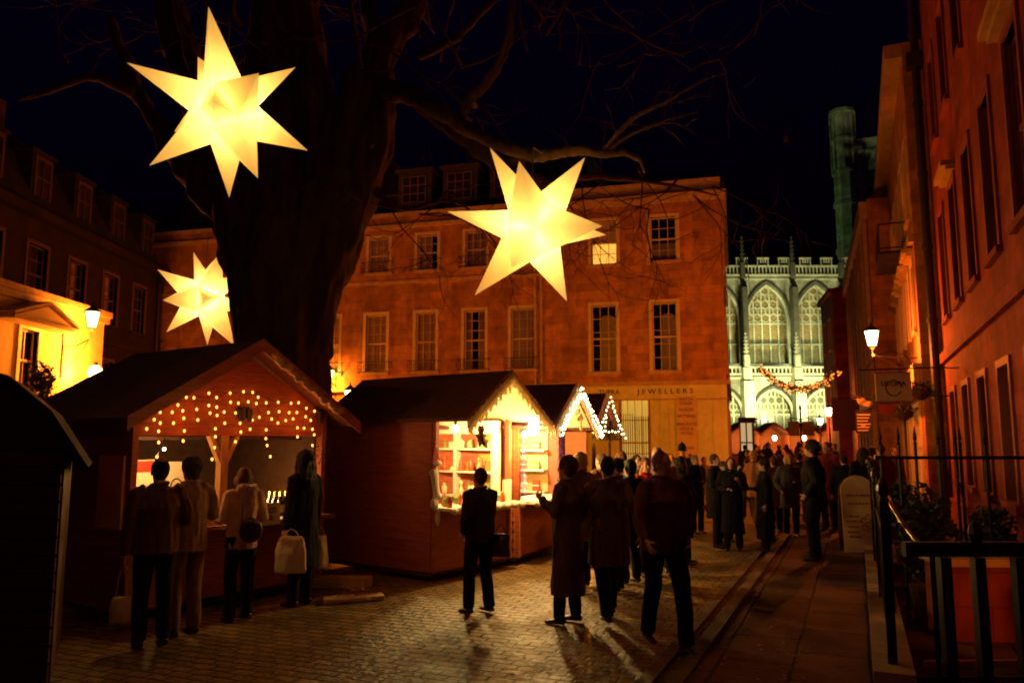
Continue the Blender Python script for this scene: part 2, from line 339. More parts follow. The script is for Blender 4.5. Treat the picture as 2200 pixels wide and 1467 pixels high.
window(jb,fi[0][0],fi[0][1],zf0,zf1,3,5,'arch'); window(jb,fi[1][0],fi[1][1],zf0,zf1,3,5,'arch')
wn=window(jb,gw[0],gw[1],zg0,zg1,4,2,None,emis('lit_shop',(.85,.62,.12),.45),sill=False,sur=False,label='shop window behind an iron grille, its top lit')
gr=MB()
for k in range(13):
    x=gw[0]+.04+(gw[1]-gw[0]-.08)*k/12; gr.cyl((x,-.03,zg0),(x,-.03,zg1-(.1 if k>5 else -.0)-.55),.014,seg=5)
for zz in(zg0+.1,zg0+1.2,zg1-.8): gr.bx(gw[0],gw[1],-.04,-.02,zz,zz+.03)
gr.build('grille',mat('red_grille',(.22,.05,.03),.5,.2,5),wn)
# shopfront: painted ground floor lies proud of the wall
sf=MB(); zt=ZF
sf.bx(.02,gw[0]-.05,-.03,-.004,.0,zt-.5); sf.bx(gw[1]+.05,LJ-.004,-.03,-.004,.0,zt-.5); sf.bx(gw[0]-.05,gw[1]+.05,-.03,-.004,zg1+.04,zt-.5)
sf.bx(.02,LJ+.003,-.06,-.004,zt-.5,zt-.02)
for x in (.3,gw[0]-.4,gw[1]+.55,LJ-.35): sf.bx(x-.14,x+.14,-.07,-.031,.2,zt-.62)
sf.build('shopfront',stone_pale,jb)
MB().bx(-.02,LJ+.16,-.2,-.003,zt-.02,zt+.07).bx(-.02,LJ+.1,-.12,-.003,zt+.07,zt+.13).bx(.02,LJ+.05,-.09,-.061,zt-.56,zt-.5).build('shop_cornice',stone_plain,jb)
xa,zz=onwall(jb,1309,827); text('TUPRA',.25,'shop_lettering',ink,jb,Matrix.Translation((xa,-.066,zt-.25))@FRONT)
xa,zz=onwall(jb,1429,824); xw0=onwall(jb,1382,824)[0]; xw1=onwall(jb,1478,824)[0]
text('J E W E L L E R S',.25,'shop_lettering',ink,jb,Matrix.Translation((xa,-.066,zt-.25))@FRONT@Matrix.Scale(1.12,4,(1,0,0)))
bd0,bz1=onwall(jb,1453,852); bd1,bz0=onwall(jb,1499,985)
bp=MB().bx(bd0,bd1,-.11,-.071,bz0,bz1).build('services_board',mat('cream_board',(.6,.4,.2),.6,.1,3),jb)
for i,(s,yy) in enumerate((('WATCH',858),('STRAPS',867),('GLASSES',880),('BATTERIES',894),('BRACELETS',911),('SOLD &',921),('FITTED',931),('REPAIRS',962))):
    text(s,.135,'lettering',ink,bp,Matrix.Translation(((bd0+bd1)/2,-.113,onwall(jb,1476,yy)[1]))@FRONT)
rf=MB(); rf.bx(-.1,LJ+.2,-.25,.02,H-.16,H).bx(-.1,LJ+.12,-.14,.02,H-.3,H-.16); rf.bx(0,LJ,.02,.3,H+.003,H+.55)
rf.build('parapet',stone_plain,jb)
r2=MB(); r2.prism([(.1,.32,H+.3),(.1,3.4,H+2.0),(.1,9,H+2.0),(.1,12.3,H+.3)],(LJ-.2,0,0)); r2.build('roof',slate,jb)
ch=MB(); ch.bx(.2,1.0,4.5,6.5,H+.4,H+3.4).bx(.1,1.1,4.4,6.6,H+3.4,H+3.55)
for k in range(4): ch.cyl((.6,4.75+k*.5,H+3.5),(.6,4.75+k*.5,H+4.1),.13,.1,10)
ch.build('chimney',stone_dark,jb)
# side elevation windows (return wall to the street)
sd=math.atan2(.95,.314)-AJ
for k in range(4):
    for (za,zb) in ((zu0,zu1),(zf0,zf1),(1,3.2)):
        y=1.4+k*2.7; s=MB(); s.bx(LJ+.003,LJ+.06,y,y+.07,za,zb).bx(LJ+.003,LJ+.06,y+.98,y+1.05,za,zb).bx(LJ+.003,LJ+.06,y+.07,y+.98,zb-.07,zb).bx(LJ+.003,LJ+.12,y-.1,y+1.15,za-.1,za).bx(LJ+.003,LJ+.04,y+.5,y+.53,za,zb-.07)
        sw=s.build('side_window',sash,jb); MB().bx(LJ+.003,LJ+.02,y+.072,y+.978,za+.003,zb-.072).build('pane',mat('dark_glass',(.02,.02,.02),.1),sw)
MB().bx(LJ+.003,LJ+.14,0,12.5,zt-.02,zt+.1).build('string_course',stone_plain,jb); MB().bx(LJ+.003,LJ+.2,0,12.5,H-.16,H).build('side_cornice',stone_plain,jb)
# terrace house
LT=18.95; OT=OJ-DJ*LT
tb=thing('terrace_house','long orange lit terrace house with tall sash windows and iron balconies, behind the tree','building',OT,AJ)
ucols=cols_(tb,[(793,836),(897,940),(1000,1045),(1092,1137)],550); fcols=cols_(tb,[(786,830),(893,936),(997,1042),(1098,1148)],735)
z=lambda y,px:onwall(tb,px,y)[1]
tu0,tu1=z(580,918),z(505,918); tf0,tf1=z(797,918),z(672,918)
d=ucols[1][0]-ucols[2][0]; w_=ucols[1][1]-ucols[1][0]
for k in (1,2,3): 
    ucols.insert(0,(ucols[0][0]-2.05,ucols[0][0]-2.05+w_)); fcols.insert(0,(fcols[0][0]-2.05,fcols[0][0]-2.05+w_))
ground=[(a,b,.9,3.1) for a,b in fcols]
body(tb,LT,H,11,[(a,b,tu0,tu1) for a,b in ucols]+[(a,b,tf0,tf1) for a,b in fcols]+ground,stone)
for i,(a,b) in enumerate(ucols): window(tb,a,b,tu0,tu1,3,4,['full','open','full','full','left','full','open'][i],e_green if i==5 else None,bal=True,label='window with a dim green lit room' if i==5 else None)
for i,(a,b) in enumerate(fcols): window(tb,a,b,tf0,tf1,3,6,['full','full','full','full','full','open','full'][i],bal=True)
for (a,b,c,dd) in ground: window(tb,a,b,c,dd,3,4,'full',emis('dim_lit_room',(1,.5,.1),.25))
MB().bx(0,LT-.003,-.14,-.003,zt-.05,zt+.1).build('string_course',stone_plain,tb); MB().bx(0,LT-.003,-.1,-.003,tu0-.5,tu0-.38).build('string_course',stone_plain,tb)
MB().bx(0,LT-.1,-.22,.02,H-.5,H-.36).bx(0,LT-.1,0.02,.3,H+.003,H+.2).build('parapet',stone_plain,tb)
MB().prism([(0,.32,H),(0,3.2,H+3),(0,8,H+3),(0,10.8,H)],(LT-.05,0,0)).build('roof',slate,tb)
for px in(970,1075,870):
    xd=onwall(tb,px,430)[0]; dm=MB(); dm.bx(xd-.75,xd+.75,1.0,3.2,H+.6,H+2.2).bx(xd-.85,xd+.85,.85,3.2,H+2.2,H+2.32)
    dm=dm.build('dormer',slate,tb)
    f=MB(); f.bx(xd-.5,xd+.5,.93,.997,H+.85,H+2.0)
    f.build('dormer_glass',mat('dark_glass',(.02,.02,.02),.1),dm)
    f=MB()
    for k in range(4): f.bx(xd-.52+k*.347-.02,xd-.52+k*.347+.02,.9,.928,H+.85,H+2.0)
    for k in range(4): f.bx(xd-.5,xd+.5,.905,.92,H+.85+k*.37,H+.88+k*.37)
    f.build('dormer_sash',mat('dull_red_sash',(.2,.1,.06),.6),dm)
MB().bx(1.2,2.2,4.5,6.5,H+.4,H+4.4).build('chimney',stone_dark,tb); MB().bx(9,10,4.5,6.5,H+.4,H+4.6).build('chimney',stone_dark,tb)
for xx in (LT-.35,LT-.12):
    MB().cyl((xx,-.09,.2),(xx,-.09,H-.6),.05,seg=8).bx(xx-.14,xx+.14,-.2,-.01,H-.75,H-.5).build('drainpipe',stone_plain,tb)
# wall lantern low on terrace by the trunk
# --- end house far left behind the tree
eb=thing('plain_end_house','plain orange brown house end between the dark left terrace and the tree','building',(-16.4,36,0),R(0))
w0,zz1=onwall(eb,365,612); w1,zz0=onwall(eb,381,672)
body(eb,10.5,9.3,8,[(w0,w1,zz0-.6,zz1),(5,6.1,5.2,7.4)],stone_red)
window(eb,w0,w1,zz0-.6,zz1,2,4,None,emis('lit_stair',(.6,.75,.3),.5),label='narrow window lit greenish white'); window(eb,5,6.1,5.2,7.4,3,4,'full')
MB().bx(-.1,10.6,-.2,-.003,9.05,9.3).build('cornice',stone_plain,eb)
MB().prism([(0,0.05,9.303),(0,4,11.6),(0,8,9.303)],(10.5,0,0)).build('roof',slate,eb)
# --- left dark terrace (along x=-15.4)
lb=thing('dark_left_terrace','tall dark terrace with shuttered sash windows and dormers at far left','building',(-15.4,14,0),R(90))
W=22; ww=[]
hs=[]
for k in range(9): x=1.2+k*2.35; hs+= [(x,x+1.05,6.3,8.2),(x,x+1.05,2.6,4.9)]
body(lb,W,9.3,9,hs,mat('terrace_shaded_stone',(.055,.028,.018),.9,.3,2.5,.3,30,brick=(.62,.3,.008,.75),stain=.5))  # stone colour darkened to stand for the unlit terrace
fr=mat('shaded_sash_paint',(.16,.09,.05),.6,.2,6)  # frame colour darkened too, for the lack of light there
for i,h_ in enumerate(hs): window(lb,*h_,3,4,'open' if i%3==0 else None,fm=fr,sm=MATS['terrace_shaded_stone'])
tss=MATS['terrace_shaded_stone']; MB().bx(0,W,-.35,-.003,9.0,9.3).build('cornice',tss,lb); MB().bx(0,W,-.12,-.003,5.5,5.7).build('string_course',tss,lb)
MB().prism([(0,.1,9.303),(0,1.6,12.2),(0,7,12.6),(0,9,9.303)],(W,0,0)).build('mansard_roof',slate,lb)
for k in range(8):
    x=1.5+k*2.6; dm=MB().bx(x-.6,x+.6,.5,2.2,9.9,11.5).bx(x-.7,x+.7,.42,2.2,11.5,11.6).build('dormer',slate,lb)
    f=MB(); f.bx(x-.48,x-.38,.44,.497,10.0,11.4); f.bx(x+.38,x+.48,.44,.497,10.0,11.4); f.bx(x-.38,x+.38,.44,.497,11.3,11.4); f.bx(x-.38,x+.38,.45,.497,10.65,10.7); f.bx(x-.02,x+.02,.45,.497,10,11.3)
    f.build('dormer_sash',fr,dm)
MB().cyl((W-2.2,-.1,0),(W-2.2,-.1,9),.07,seg=8).bx(W-2.35,W-2.05,-.25,-.02,8.6,9).build('drainpipe',lead,lb)
MB().bx(3,4,4,6,12.4,14.6).build('chimney',stone_dark,lb); MB().bx(14,15,4,6,12.4,14.8).build('chimney',stone_dark,lb)
# --- low yellow house with pediment
yb=thing('low_cream_house','low cream house with a small pediment, glaring yellow under the wall lantern','building',(-12.6,17,0),R(90))
yw=0
body(yb,7.2,5.85,2.7,[(3.1,3.85,3.2,4.8),(1.0,1.75,3.2,4.8)],render_yel)
window(yb,3.1,3.85,3.2,4.8,2,2,'left'); window(yb,1.0,1.75,3.2,4.8,2,2,'left')
MB().bx(-.1,7.3,-.2,-.003,5.68,5.85).bx(-.1,7.3,-.12,-.003,5.5,5.68).build('cornice',stone_plain,yb)
MB().prism([(0,-.1,5.853),(0,2.69,6.3),(0,2.69,5.853)],(7.2,0,0)).build('roof',slate,yb)
pd=MB(); pd.prism([(2.0,-.55,4.98),(4.6,-.55,4.98),(3.3,-.55,5.38)],(0,.54,0)); pd.build('pediment',render_yel,yb)
pm=MB(); pm.prism([(1.85,-.62,4.88),(4.75,-.62,4.88),(4.75,-.62,4.977),(1.85,-.62,4.977)],(0,.61,0))
for sx,ex in ((1.85,3.3),(4.75,3.3)): pm.prism([(sx,-.62,4.985),(ex,-.62,5.44),(ex,-.62,5.52),(sx,-.62,5.06)],(0,.61,0))
pm.build('pediment_moulding',stone_plain,yb)
# --- right hand street wall
def right(name,label,t0,t1,h,m,org=None,dirv=None,dep=8):
    o=org or (W0+RV*t1); dv=dirv or RV; L=(t1-t0)
    return thing(name,label,'building',o,math.atan2(-dv.y,-dv.x)),L
r1,L1=right('tall_red_building','tall red lit building with hooded windows filling the right edge',-6,16.2,15.6,stone_red)
hs=[]
for k in range(9):
    x=1.5+k*2.4
    hs+=[(x,x+1.0,1.0,3.1),(x,x+1.0,4.9,7.5),(x,x+1.0,9.3,11.6)]
body(r1,L1,15.6,9,hs,stone_red)
for i,h_ in enumerate(hs): window(r1,*h_,3,4,'full' if i%2 else None,hood=(i%9==4),fm=mat('red_sash_paint',(.26,.07,.045),.6,.2,6),sm=stone_red)
MB().bx(0,L1,-.25,-.003,15.3,15.6).build('cornice',stone_red,r1); MB().bx(0.0,L1,-.1,-.003,3.9,4.15).build('string_course',stone_red,r1); MB().bx(0,L1,-.08,-.003,0,.5).build('plinth',stone_red,r1)
d=MB(); d.cyl((.2,-.2,0),(.2,-.2,14.6),.11,seg=10).bx(.0,.4,-.42,-.003,12.1,12.5)
for k in range(7): d.cyl((.2,-.2,1+2*k),(.2,-.2,1.12+2*k),.14,seg=10)
d.build('drainpipe',lead,r1)
r2b,L2=right('ochre_street_house','ochre lit street house with balcony, shop fascia and hanging signs beyond the black drainpipe',16.25,31,13,stone,org=W0+RV*31-RN*.5)
hs=[]
for k in range(6):
    x=1.3+k*2.35
    hs+=[(x,x+1.0,5.0,6.9),(x,x+1.0,8.2,10.4)]
hs+=[(1.0,3.2,.5,2.9),(4.4,6.9,.5,2.9),(8.3,9.3,.1,2.9),(10.4,13.4,.5,2.9)]
body(r2b,L2,13,8,hs,stone)
shop=emis('lit_shop_interior',(1,.5,.1),.5)
for i,h_ in enumerate(hs): window(r2b,*h_,3,4,'full' if i%2 and i<12 else None,shop if i>=12 else None,hood=(i<12 and i%2==0))
MB().bx(0,L2,-.45,-.003,12.6,13).build('cornice',stone_plain,r2b); MB().bx(0,L2,-.14,-.003,7.3,7.5).build('string_course',stone_plain,r2b); MB().bx(0,L2-.05,-.4,-.003,3.15,3.3).bx(0,L2-.05,-.2,-.003,3.3,4.0).build('shop_fascia',stone_plain,r2b)
bl=MB(); xa,xb=L2-5.6,L2-2.2
bl.bx(xa,xb,-.8,-.003,7.5,7.58)
for k in range(28): x=xa+.03+(xb-xa-.06)*k/27; bl.cyl((x,-.77,7.58),(x,-.77,8.4),.012,seg=5)
bl.bx(xa,xb,-.79,-.75,8.4,8.44)
for x in(xa+.02,xb-.02): bl.bx(x-.02,x+.02,-.75,0,8.4,8.44)
bl.build('iron_balcony',iron,r2b)
O3=Vector((14.9,32.3,0)); D3=Vector((.351,.936,0)).normalized()
r3=thing('long_street_house','long house with pilaster strips beyond the hanging lantern, jutting forward','building',O3+D3*24,math.atan2(-D3.y,-D3.x))
hs=[]
for k in range(9):
    x=1.2+k*2.5; hs+=[(x,x+1.0,4.4,6.4),(x,x+1.0,8,10)]
body(r3,24,12,7,hs,stone)
for i,h_ in enumerate(hs): window(r3,*h_,2,4,'full' if i%3 else None)
p=MB()
for k in range(10): p.bx(.25+k*2.5,.75+k*2.5,-.16,-.003,0,11.2)
p.bx(0,24,-.3,-.003,11.2,11.9); p.bx(0,24,-.22,-.163,3.3,3.8); p.build('pilasters_and_cornice',stone_plain,r3)
MB().prism([(0,0,12.003),(0,3.5,14),(0,7,12.003)],(24,0,0)).build('roof',slate,r3)
D4=Vector((.25,.97,0)).normalized()
r4=thing('narrow_far_house','narrow plain red house at the far end of the street before the church','building',Vector((21.15,51.5,0))+D4*6,math.atan2(-D4.y,-D4.x))
body(r4,6,11.9,6,[(1,2,4.5,6.5),(3.8,4.8,4.5,6.5),(1,2,8,10),(3.8,4.8,8,10)],stone_red)
for a,b in((1,2),(3.8,4.8)):
    window(r4,a,b,4.5,6.5,3,4,'full'); window(r4,a,b,8,10,3,4,'full')
MB().bx(-.1,6.1,-.25,-.003,11.6,11.9).build('cornice',stone_red,r4)
MB().prism([(0,0,11.903),(0,3,12.6),(0,6,11.903)],(6,0,0)).build('roof',slate,r4)
# --- church
AY=90.0
ab=thing('gothic_church','floodlit gothic church with pointed windows, pinnacles and pierced battlements at street end','church',(0,AY,0),0)
def archz(x,cx,hw,zs,za):
    u=abs(x-cx)/hw; h=za-zs; Rr=(hw*hw+h*h)/(2*hw)   # two-centred arch
    q=(Rr-hw)+abs(x-cx); return zs+math.sqrt(max(Rr*Rr-q*q,0))
def archwall(mb,x0,x1,z0,z1,arches,y,dep):
    xs={x0,x1}
    for cx,hw,zb,zs,za in arches: xs|={cx-hw+2*hw*k/20 for k in range(21)}
    xs=sorted(xs)
    for a,b in zip(xs,xs[1:]):
        m=(a+b)/2; A=None
        for ar in arches:
            if ar[0]-ar[1]<m<ar[0]+ar[1]: A=ar
        if not A: mb.poly([(a,y,z0),(b,y,z0),(b,y,z1),(a,y,z1)]); continue
        cx,hw,zb,zs,za=A; ha,hb=archz(a,cx,hw,zs,za),archz(b,cx,hw,zs,za)
        mb.poly([(a,y,z0),(b,y,z0),(b,y,zb),(a,y,zb)]); mb.poly([(a,y,ha),(b,y,hb),(b,y,z1),(a,y,z1)])
        mb.poly([(a,y,ha),(b,y,hb),(b,y+dep,hb),(a,y+dep,ha)]); mb.poly([(a,y,zb),(b,y,zb),(b,y+dep,zb),(a,y+dep,zb)])
    for cx,hw,zb,zs,za in arches:
        for x in(cx-hw,cx+hw): mb.poly([(x,y,zb),(x,y+dep,zb),(x,y+dep,zs),(x,y,zs)])
UW=[(x,2.35,10.6,15.7,19.7) for x in(23.8,29.4,35.05,40.7)]
LW=[(22.9,2.1,3.0,4.6,7.4),(28.35,2.1,3.0,4.6,7.4),(33.7,2.1,3.0,4.6,7.4),(39,2.1,3.0,4.6,7.4)]
m=MB(); archwall(m,18,52,8,20.7,UW,0,.9); m.poly([(18,3,0),(52,3,0),(52,3,20.7),(18,3,20.7)]); m.poly([(18,0,20.7),(52,0,20.7),(52,3,20.7),(18,3,20.7)]); m.build('clerestory_wall',abbey,ab)
AYL=-4.0
m=MB(); archwall(m,18,52,0,8.9,LW,AYL,.8); m.poly([(18,AYL,8.9),(52,AYL,8.9),(52,0,9.6),(18,0,9.6)]); m.poly([(18,AYL,0),(18,0,0),(18,0,9.6),(18,AYL,8.9)]); m.build('aisle_wall',abbey,ab)
def diam():
    if 'leaded' in MATS: return MATS['leaded']
    m_,t,b,o=nt('leaded'); N=t.nodes; L=t.links; tc=N.new('ShaderNodeTexCoord'); sx=N.new('ShaderNodeSeparateXYZ'); L.new(tc.outputs['Object'],sx.inputs[0]); cx=N.new('ShaderNodeCombineXYZ'); L.new(sx.outputs[0],cx.inputs[0]); L.new(sx.outputs[2],cx.inputs[1])
    br=N.new('ShaderNodeTexBrick'); L.new(cx.outputs[0],br.inputs[0]); br.inputs['Scale'].default_value=1; br.inputs['Brick Width'].default_value=.28; br.inputs['Row Height'].default_value=.2; br.inputs['Mortar Size'].default_value=.018; br.offset=.5
    br.inputs['Color1'].default_value=(.42,.3,.13,1); br.inputs['Color2'].default_value=(.3,.2,.09,1); br.inputs['Mortar'].default_value=(.06,.06,.05,1); L.new(br.outputs[0],b.inputs['Base Color']); b.inputs['Roughness'].default_value=.35  # orange glass tones stand in for inner glow and reflected light
    MATS['leaded']=m_; return m_
def gwin(A,y,n,transoms,tag_,gm):
    cx,hw,zb,zs,za=A; f=MB(); 
    for k in range(1,n):
        x=cx-hw+2*hw*k/n; f.bx(x-.07,x+.07,y-.1,y+.1,zb,archz(x,cx,hw,zs,za)-.02)
    for zt_ in transoms: 
        f.bx(cx-hw,cx+hw,y-.08,y+.08,zt_-.07,zt_+.07)
    # small cusped heads over each light and hexagon rings in the head
    lw=2*hw/n
    def ring(c0,c1,r,w=.06):
        pts=[(c0+r*math.cos(a),y-.02,c1+r*math.sin(a)) for a in [i*math.pi/3+math.pi/6 for i in range(7)]]; f.tube(pts,w,4)
    rows=0; zz=zs-.15
    while zz<za-.5 and rows<5:
        m_=n-rows; off=(rows*lw)/2
        for k in range(m_):
            x=cx-hw+off+lw*(k+.5)
            if archz(x,cx,hw,zs,za)-zz>lw*.45: ring(x,zz+lw*.45,lw*.5)
        zz+=lw*.85; rows+=1
    for i in range(20):   # archivolt
        a=cx-hw+2*hw*i/20; b=a+2*hw/20
        pass
    N_=24; pts=[(cx-hw-.02,0,zb)]+[(cx-hw+2*hw*i/N_,0,archz(cx-hw+2*hw*i/N_,cx,hw,zs,za)) for i in range(N_+1)]+[(cx+hw+.02,0,zb)]
    f.tube([(p[0]+(.0),y-.75 if y>0 else y-.75,p[2]) for p in pts],.16,6)
    w=f.build('window',abbey_trim,ab)
    hd=MB(); hd.tube([(cx+(p[0]-cx)*1.13,y-.87,zs+(p[2]-zs)*1.1+.1) for p in pts[1:-1]],.14,6); hd.build('hood_moulding',mat('dark_stone',(.05,.05,.04),.9,.2,2),w)  # hood stone darker than the window trim
    MB().poly([(cx-hw,y+.05,zb),(cx+hw,y+.05,zb),(cx+hw,y+.05,za),(cx-hw,y+.05,za)]).build('leaded_glass',gm,w)
for A in UW: gwin(A,.75,5,[12.9,15.3],'u',diam())
for A in LW: gwin(A,AYL+.65,5,[4.7],'l',mat('dark_leaded_glass',(.09,.1,.05),.25,.3,1.5))
# parapets, pierced
def parapet(z0,z1,y,x0,x1,merl,name):
    f=MB(); f.bx(x0,x1,y-.35,y+.1,z0,z0+.2); f.bx(x0,x1,y-.25,y,z1-.2,z1)
    x=x0
    while x<x1: f.bx(x,x+.14,y-.22,y-.03,z0+.2,z1-.2); x+=.42
    if merl:
        x=x0+.6
        while x<x1-1.3:
            f.bx(x,x+.1,y-.22,y-.03,z1,z1+.75); f.bx(x+1.2,x+1.3,y-.22,y-.03,z1,z1+.75); f.bx(x-.05,x+1.35,y-.28,y,z1+.75,z1+.9)
            for q in(.35,.62,.9): f.bx(x+q,x+q+.12,y-.2,y-.05,z1+.3,z1+.75)
            x+=2.45
    f.build(name,abbey_trim,ab)
parapet(20.75,22.0,0,18,52,True,'battlement'); parapet(8.95,9.9,AYL,18,52,False,'aisle_balustrade')
for q_ in((-.12,-.003,20.3,20.5),(AYL-.2,AYL-.003,8.5,8.75),(AYL-.3,AYL-.003,2.2,2.45)): MB().bx(18,52,*q_).build('string_course',abbey_trim,ab)
def pinn(mb,x,y,z0,z1,w):
    mb.bx(x-w/2,x+w/2,y-w/2,y+w/2,z0,z0+(z1-z0)*.35); zc=z0+(z1-z0)*.35
    mb.lathe((x,y,zc),[(w*.6,0),(w*.42,.1),(.05,(z1-zc)*.9),(.14,(z1-zc)*.93),(.02,z1-zc)],4)
    for k in range(1,6):
        zz=zc+(z1-zc)*k/6.5; rr=w*.42*(1-k/6.5)+.1
        for a in range(4): mb.ell((x+rr*math.cos(a*math.pi/2+.78),y+rr*math.sin(a*math.pi/2+.78),zz),.08,1)
for x in(20.9,26.55,32.3,37.9,43.4):
    b=MB(); b.bx(x-.3,x+.3,-1.3,-.003,9.6,19.2); b.prism([(x-.3,-1.3,19.2),(x+.3,-1.3,19.2),(x+.3,0,20.5),(x-.3,0,20.5)],(0,0,.05)); pinn(b,x,-.6,20.5,25.4,.5)
    b.build('upper_buttress',mat('dark_carved_stone',(.09,.085,.06),.9,.3,1.5,.3,8),ab)  # buttress stone darker than the other carved stone
    xx=x*.955
    b=MB(); b.bx(xx-.55,xx+.55,AYL-1.6,AYL-.003,0,8.2); b.bx(xx-.45,xx+.45,AYL-1.2,AYL,8.2,9.7); pinn(b,xx,AYL-.8,9.7,13.6,.55); b.build('aisle_buttress',abbey_trim,ab)
fb=MB(); fb.prism([(36.0,-2.4,9.9),(36.7,-2.4,9.9),(38.5,-2.4,14.8),(38.2,-2.4,15.2)],(0,.6,0)); fb.bx(33.4,36.8,-2.6,-1.8,9.7,10.2); fb.build('flying_buttress',abbey_trim,ab)
MB().prism([(18,.5,20.7),(18,5,24),(18,9.5,20.7)],(34,0,0)).build('roof',slate,ab)
# tower
tw=thing('church_tower','tall dark square church tower with octagonal corner turrets rimmed in green light','tower',(51.6,102,0),R(-24))
TH=46.5
def oct_(mb,x,y,r,z0,z1,r1=None): mb.tube([(x,y,z0),(x,y,z1)],[r,r if r1 is None else r1],8,side=(.924,.383,0))
b=MB(); b.bx(-5.6,5.6,-.2,12,0,41); b.build('tower_body',abbey,tw)
dk=MB()
for cx in(-2.6,2.6):
    dk.bx(cx-1.3,cx+1.3,-.3,-.203,26,38)
dk=dk.build('belfry_opening',mat('black_louvre',(.01,.012,.01),.8),tw)
b=MB(); 
for z_ in(22,30,40.6): b.bx(-5.8,5.8,-.5,-.203,z_,z_+.4)
for cx in(-5.0,-1.0,0,1.0,4.3): b.bx(cx,cx+.3,-.45,-.303,24,40.6)
b.bx(-5.8,5.8,-.4,0,41.2,42.6); b.build('tower_mouldings',abbey_trim,tw)
for cx in(-6.6,6.6):
    b=MB(); oct_(b,cx,0,1.55,0,TH)
    for z_ in(12,20,27,33.5,38,42.5,46.5): oct_(b,cx,0,1.8,z_,z_+.5,1.7)
    for k in range(8):
        a=k*math.pi/4; b.bx(cx+1.62*math.cos(a)-.08,cx+1.62*math.cos(a)+.08,1.62*math.sin(a)-.08,1.62*math.sin(a)+.08,38.5,46.5)
    b.build('turret',abbey,tw)
# ---------------------------------------------------------------- market stalls
def boards(mb,x0,x1,z0,z1,y,h=.135,t=.022,axis='x',flip=1):
    n=max(1,round((z1-z0)/h)); h=(z1-z0)/n
    for k in range(n):
        a=z0+k*h; b=a+h-.004
        if axis=='x': mb.prism([(x0,y,a),(x0,y-flip*t,a),(x0,y-flip*t*.45,b),(x0,y,b)],(x1-x0,0,0))
        else: mb.prism([(y,x0,a),(y-flip*t,x0,a),(y-flip*t*.45,x0,b),(y,x0,b)],(0,x1-x0,0))
def stall(name,label,loc,yaw,Wd,D,ze,zr,ov=.7,so=.22,counter=.98,gable=True,gz=None,m=None,post=False,back=True,lowbase=.14,trim=None,shade_lining=None,group='wooden market stalls'):
    """yaw = heading of the counter line from +Y; the front looks towards -local y"""
    m=m or wood
    r=thing(name,label,'market stall',loc,R(90-yaw),group)
    h=Wd/2
    for sx in(-1,1):
        b=MB(); boards(b,0,D,lowbase,ze,sx*h,axis='y',flip=-sx); b.bx(min(sx*h,sx*(h-.02)),max(sx*h,sx*(h-.02)),0,D,lowbase,ze); b.build('side_wall',m,r)
    b=MB(); boards(b,-h,h,lowbase,ze,D-.0,flip=-1); b.prism([(-h,D-.01,ze),(h,D-.01,ze),(0,D-.01,zr-.05)],(0,-.02,0)); b.build('back_wall',m,r); MB().bx(-h+.02,h-.02,D-.12,D-.06,lowbase,ze).build('back_lining',shade_lining or m,r)  # back sheet turns dark in the stall whose interior lies in shade
    if shade_lining:
        for sx in(-1,1): MB().bx(min(sx*(h-.04),sx*(h-.06)),max(sx*(h-.04),sx*(h-.06)),.1,D-.13,lowbase,ze).build('side_shade_lining',shade_lining,r)  # dark sheets added in place of the shade inside the stall
    MB().bx(-h,h,.03,D-.07,lowbase-.06,lowbase-.003).build('floor',wooddark,r)
    b=MB(); boards(b,-h+.07,h-.07,lowbase,counter-.05,-.005); b.build('front_panel',m,r)
    MB().bx(-h+.02,h-.02,-.32,.3,counter-.045,counter).build('counter',m if not trim else trim,r)
    if trim:
        b=MB(); n=26
        for i in range(n+1): b.ell((-h+.04+(2*h-.08)*i/n,-.335,counter-.03-.02*abs(math.sin(i*2.1))),(.05,.03,.05+.02*abs(math.sin(i*1.3))),1)
        bake('counter_fringe',b,[trim],r,.02,1,nz=.008,nscale=(25,25,25))
        for sx in(-1,1): sl=(zr-ze)/h; MB().prism([(0,-ov+.05,zr-.03),(sx*(h-.02),-ov+.05,ze-.03),(sx*(h-.02),-ov+.05,ze-.015),(0,-ov+.05,zr-.012)],(0,D+ov-.15,0)).build('bright_canopy_lining',mat('lit_cream_lining',(.68,.52,.28),.9,.12,4),r)  # pale lining added so the roof underside looks brightly lit
    b=MB()
    for sx in(-1,1):
        x=sx*(h-.035); b=MB().bx(x-.035,x+.035,-.07,0,lowbase,ze); b.build('corner_post',m,r)
    if post: 
        b=MB().bx(-.25,-.15,-.06,.04,counter,gz or ze); 
        for s in(-1,1): b.prism([(s*.05-.2,-.05,(gz or ze)-.34),(s*.05-.2,-.05,(gz or ze)-.2),(s*.15-.2,-.05,(gz or ze)-.003),(s*.21-.2,-.05,(gz or ze)-.003)],(0,.08,0))
        b.build('centre_post',woodlight,r)
    if gable:
        g0=gz or ze; b=MB(); n=10; H_=zr-.06-g0
        z_=g0
        while z_<zr-.12:
            zt_=min(z_+.13,zr-.06)
            def hw(z): return min(h,(zr-.06-z)/(zr-.06-ze)*(h) if z>ze else h)
            b.prism([(-hw(z_),-.02,z_),(hw(z_),-.02,z_),(hw(zt_),-.02,zt_-.004),(-hw(zt_),-.02,zt_-.004)],(0,-.025,0)); z_+=.13
        b.build('gable_panel',m,r)
    for sx in(-1,1):
        ex=sx*(h+so); sl=(zr-ze)/h; ez=ze-so*sl
        b=MB(); b.prism([(0,-ov,zr),(ex,-ov,ez),(ex,-ov,ez+.05),(0,-ov,zr+.055)],(0,D+ov+.12,0)); b.build('roof_panel',felt,r)
        b=MB(); b.prism([(0,-ov-.025,zr-.09),(ex,-ov-.025,ez-.09),(ex,-ov-.025,ez+.06),(0,-ov-.025,zr+.065)],(0,.022,0)); b.build('bargeboard',m,r)
    return r
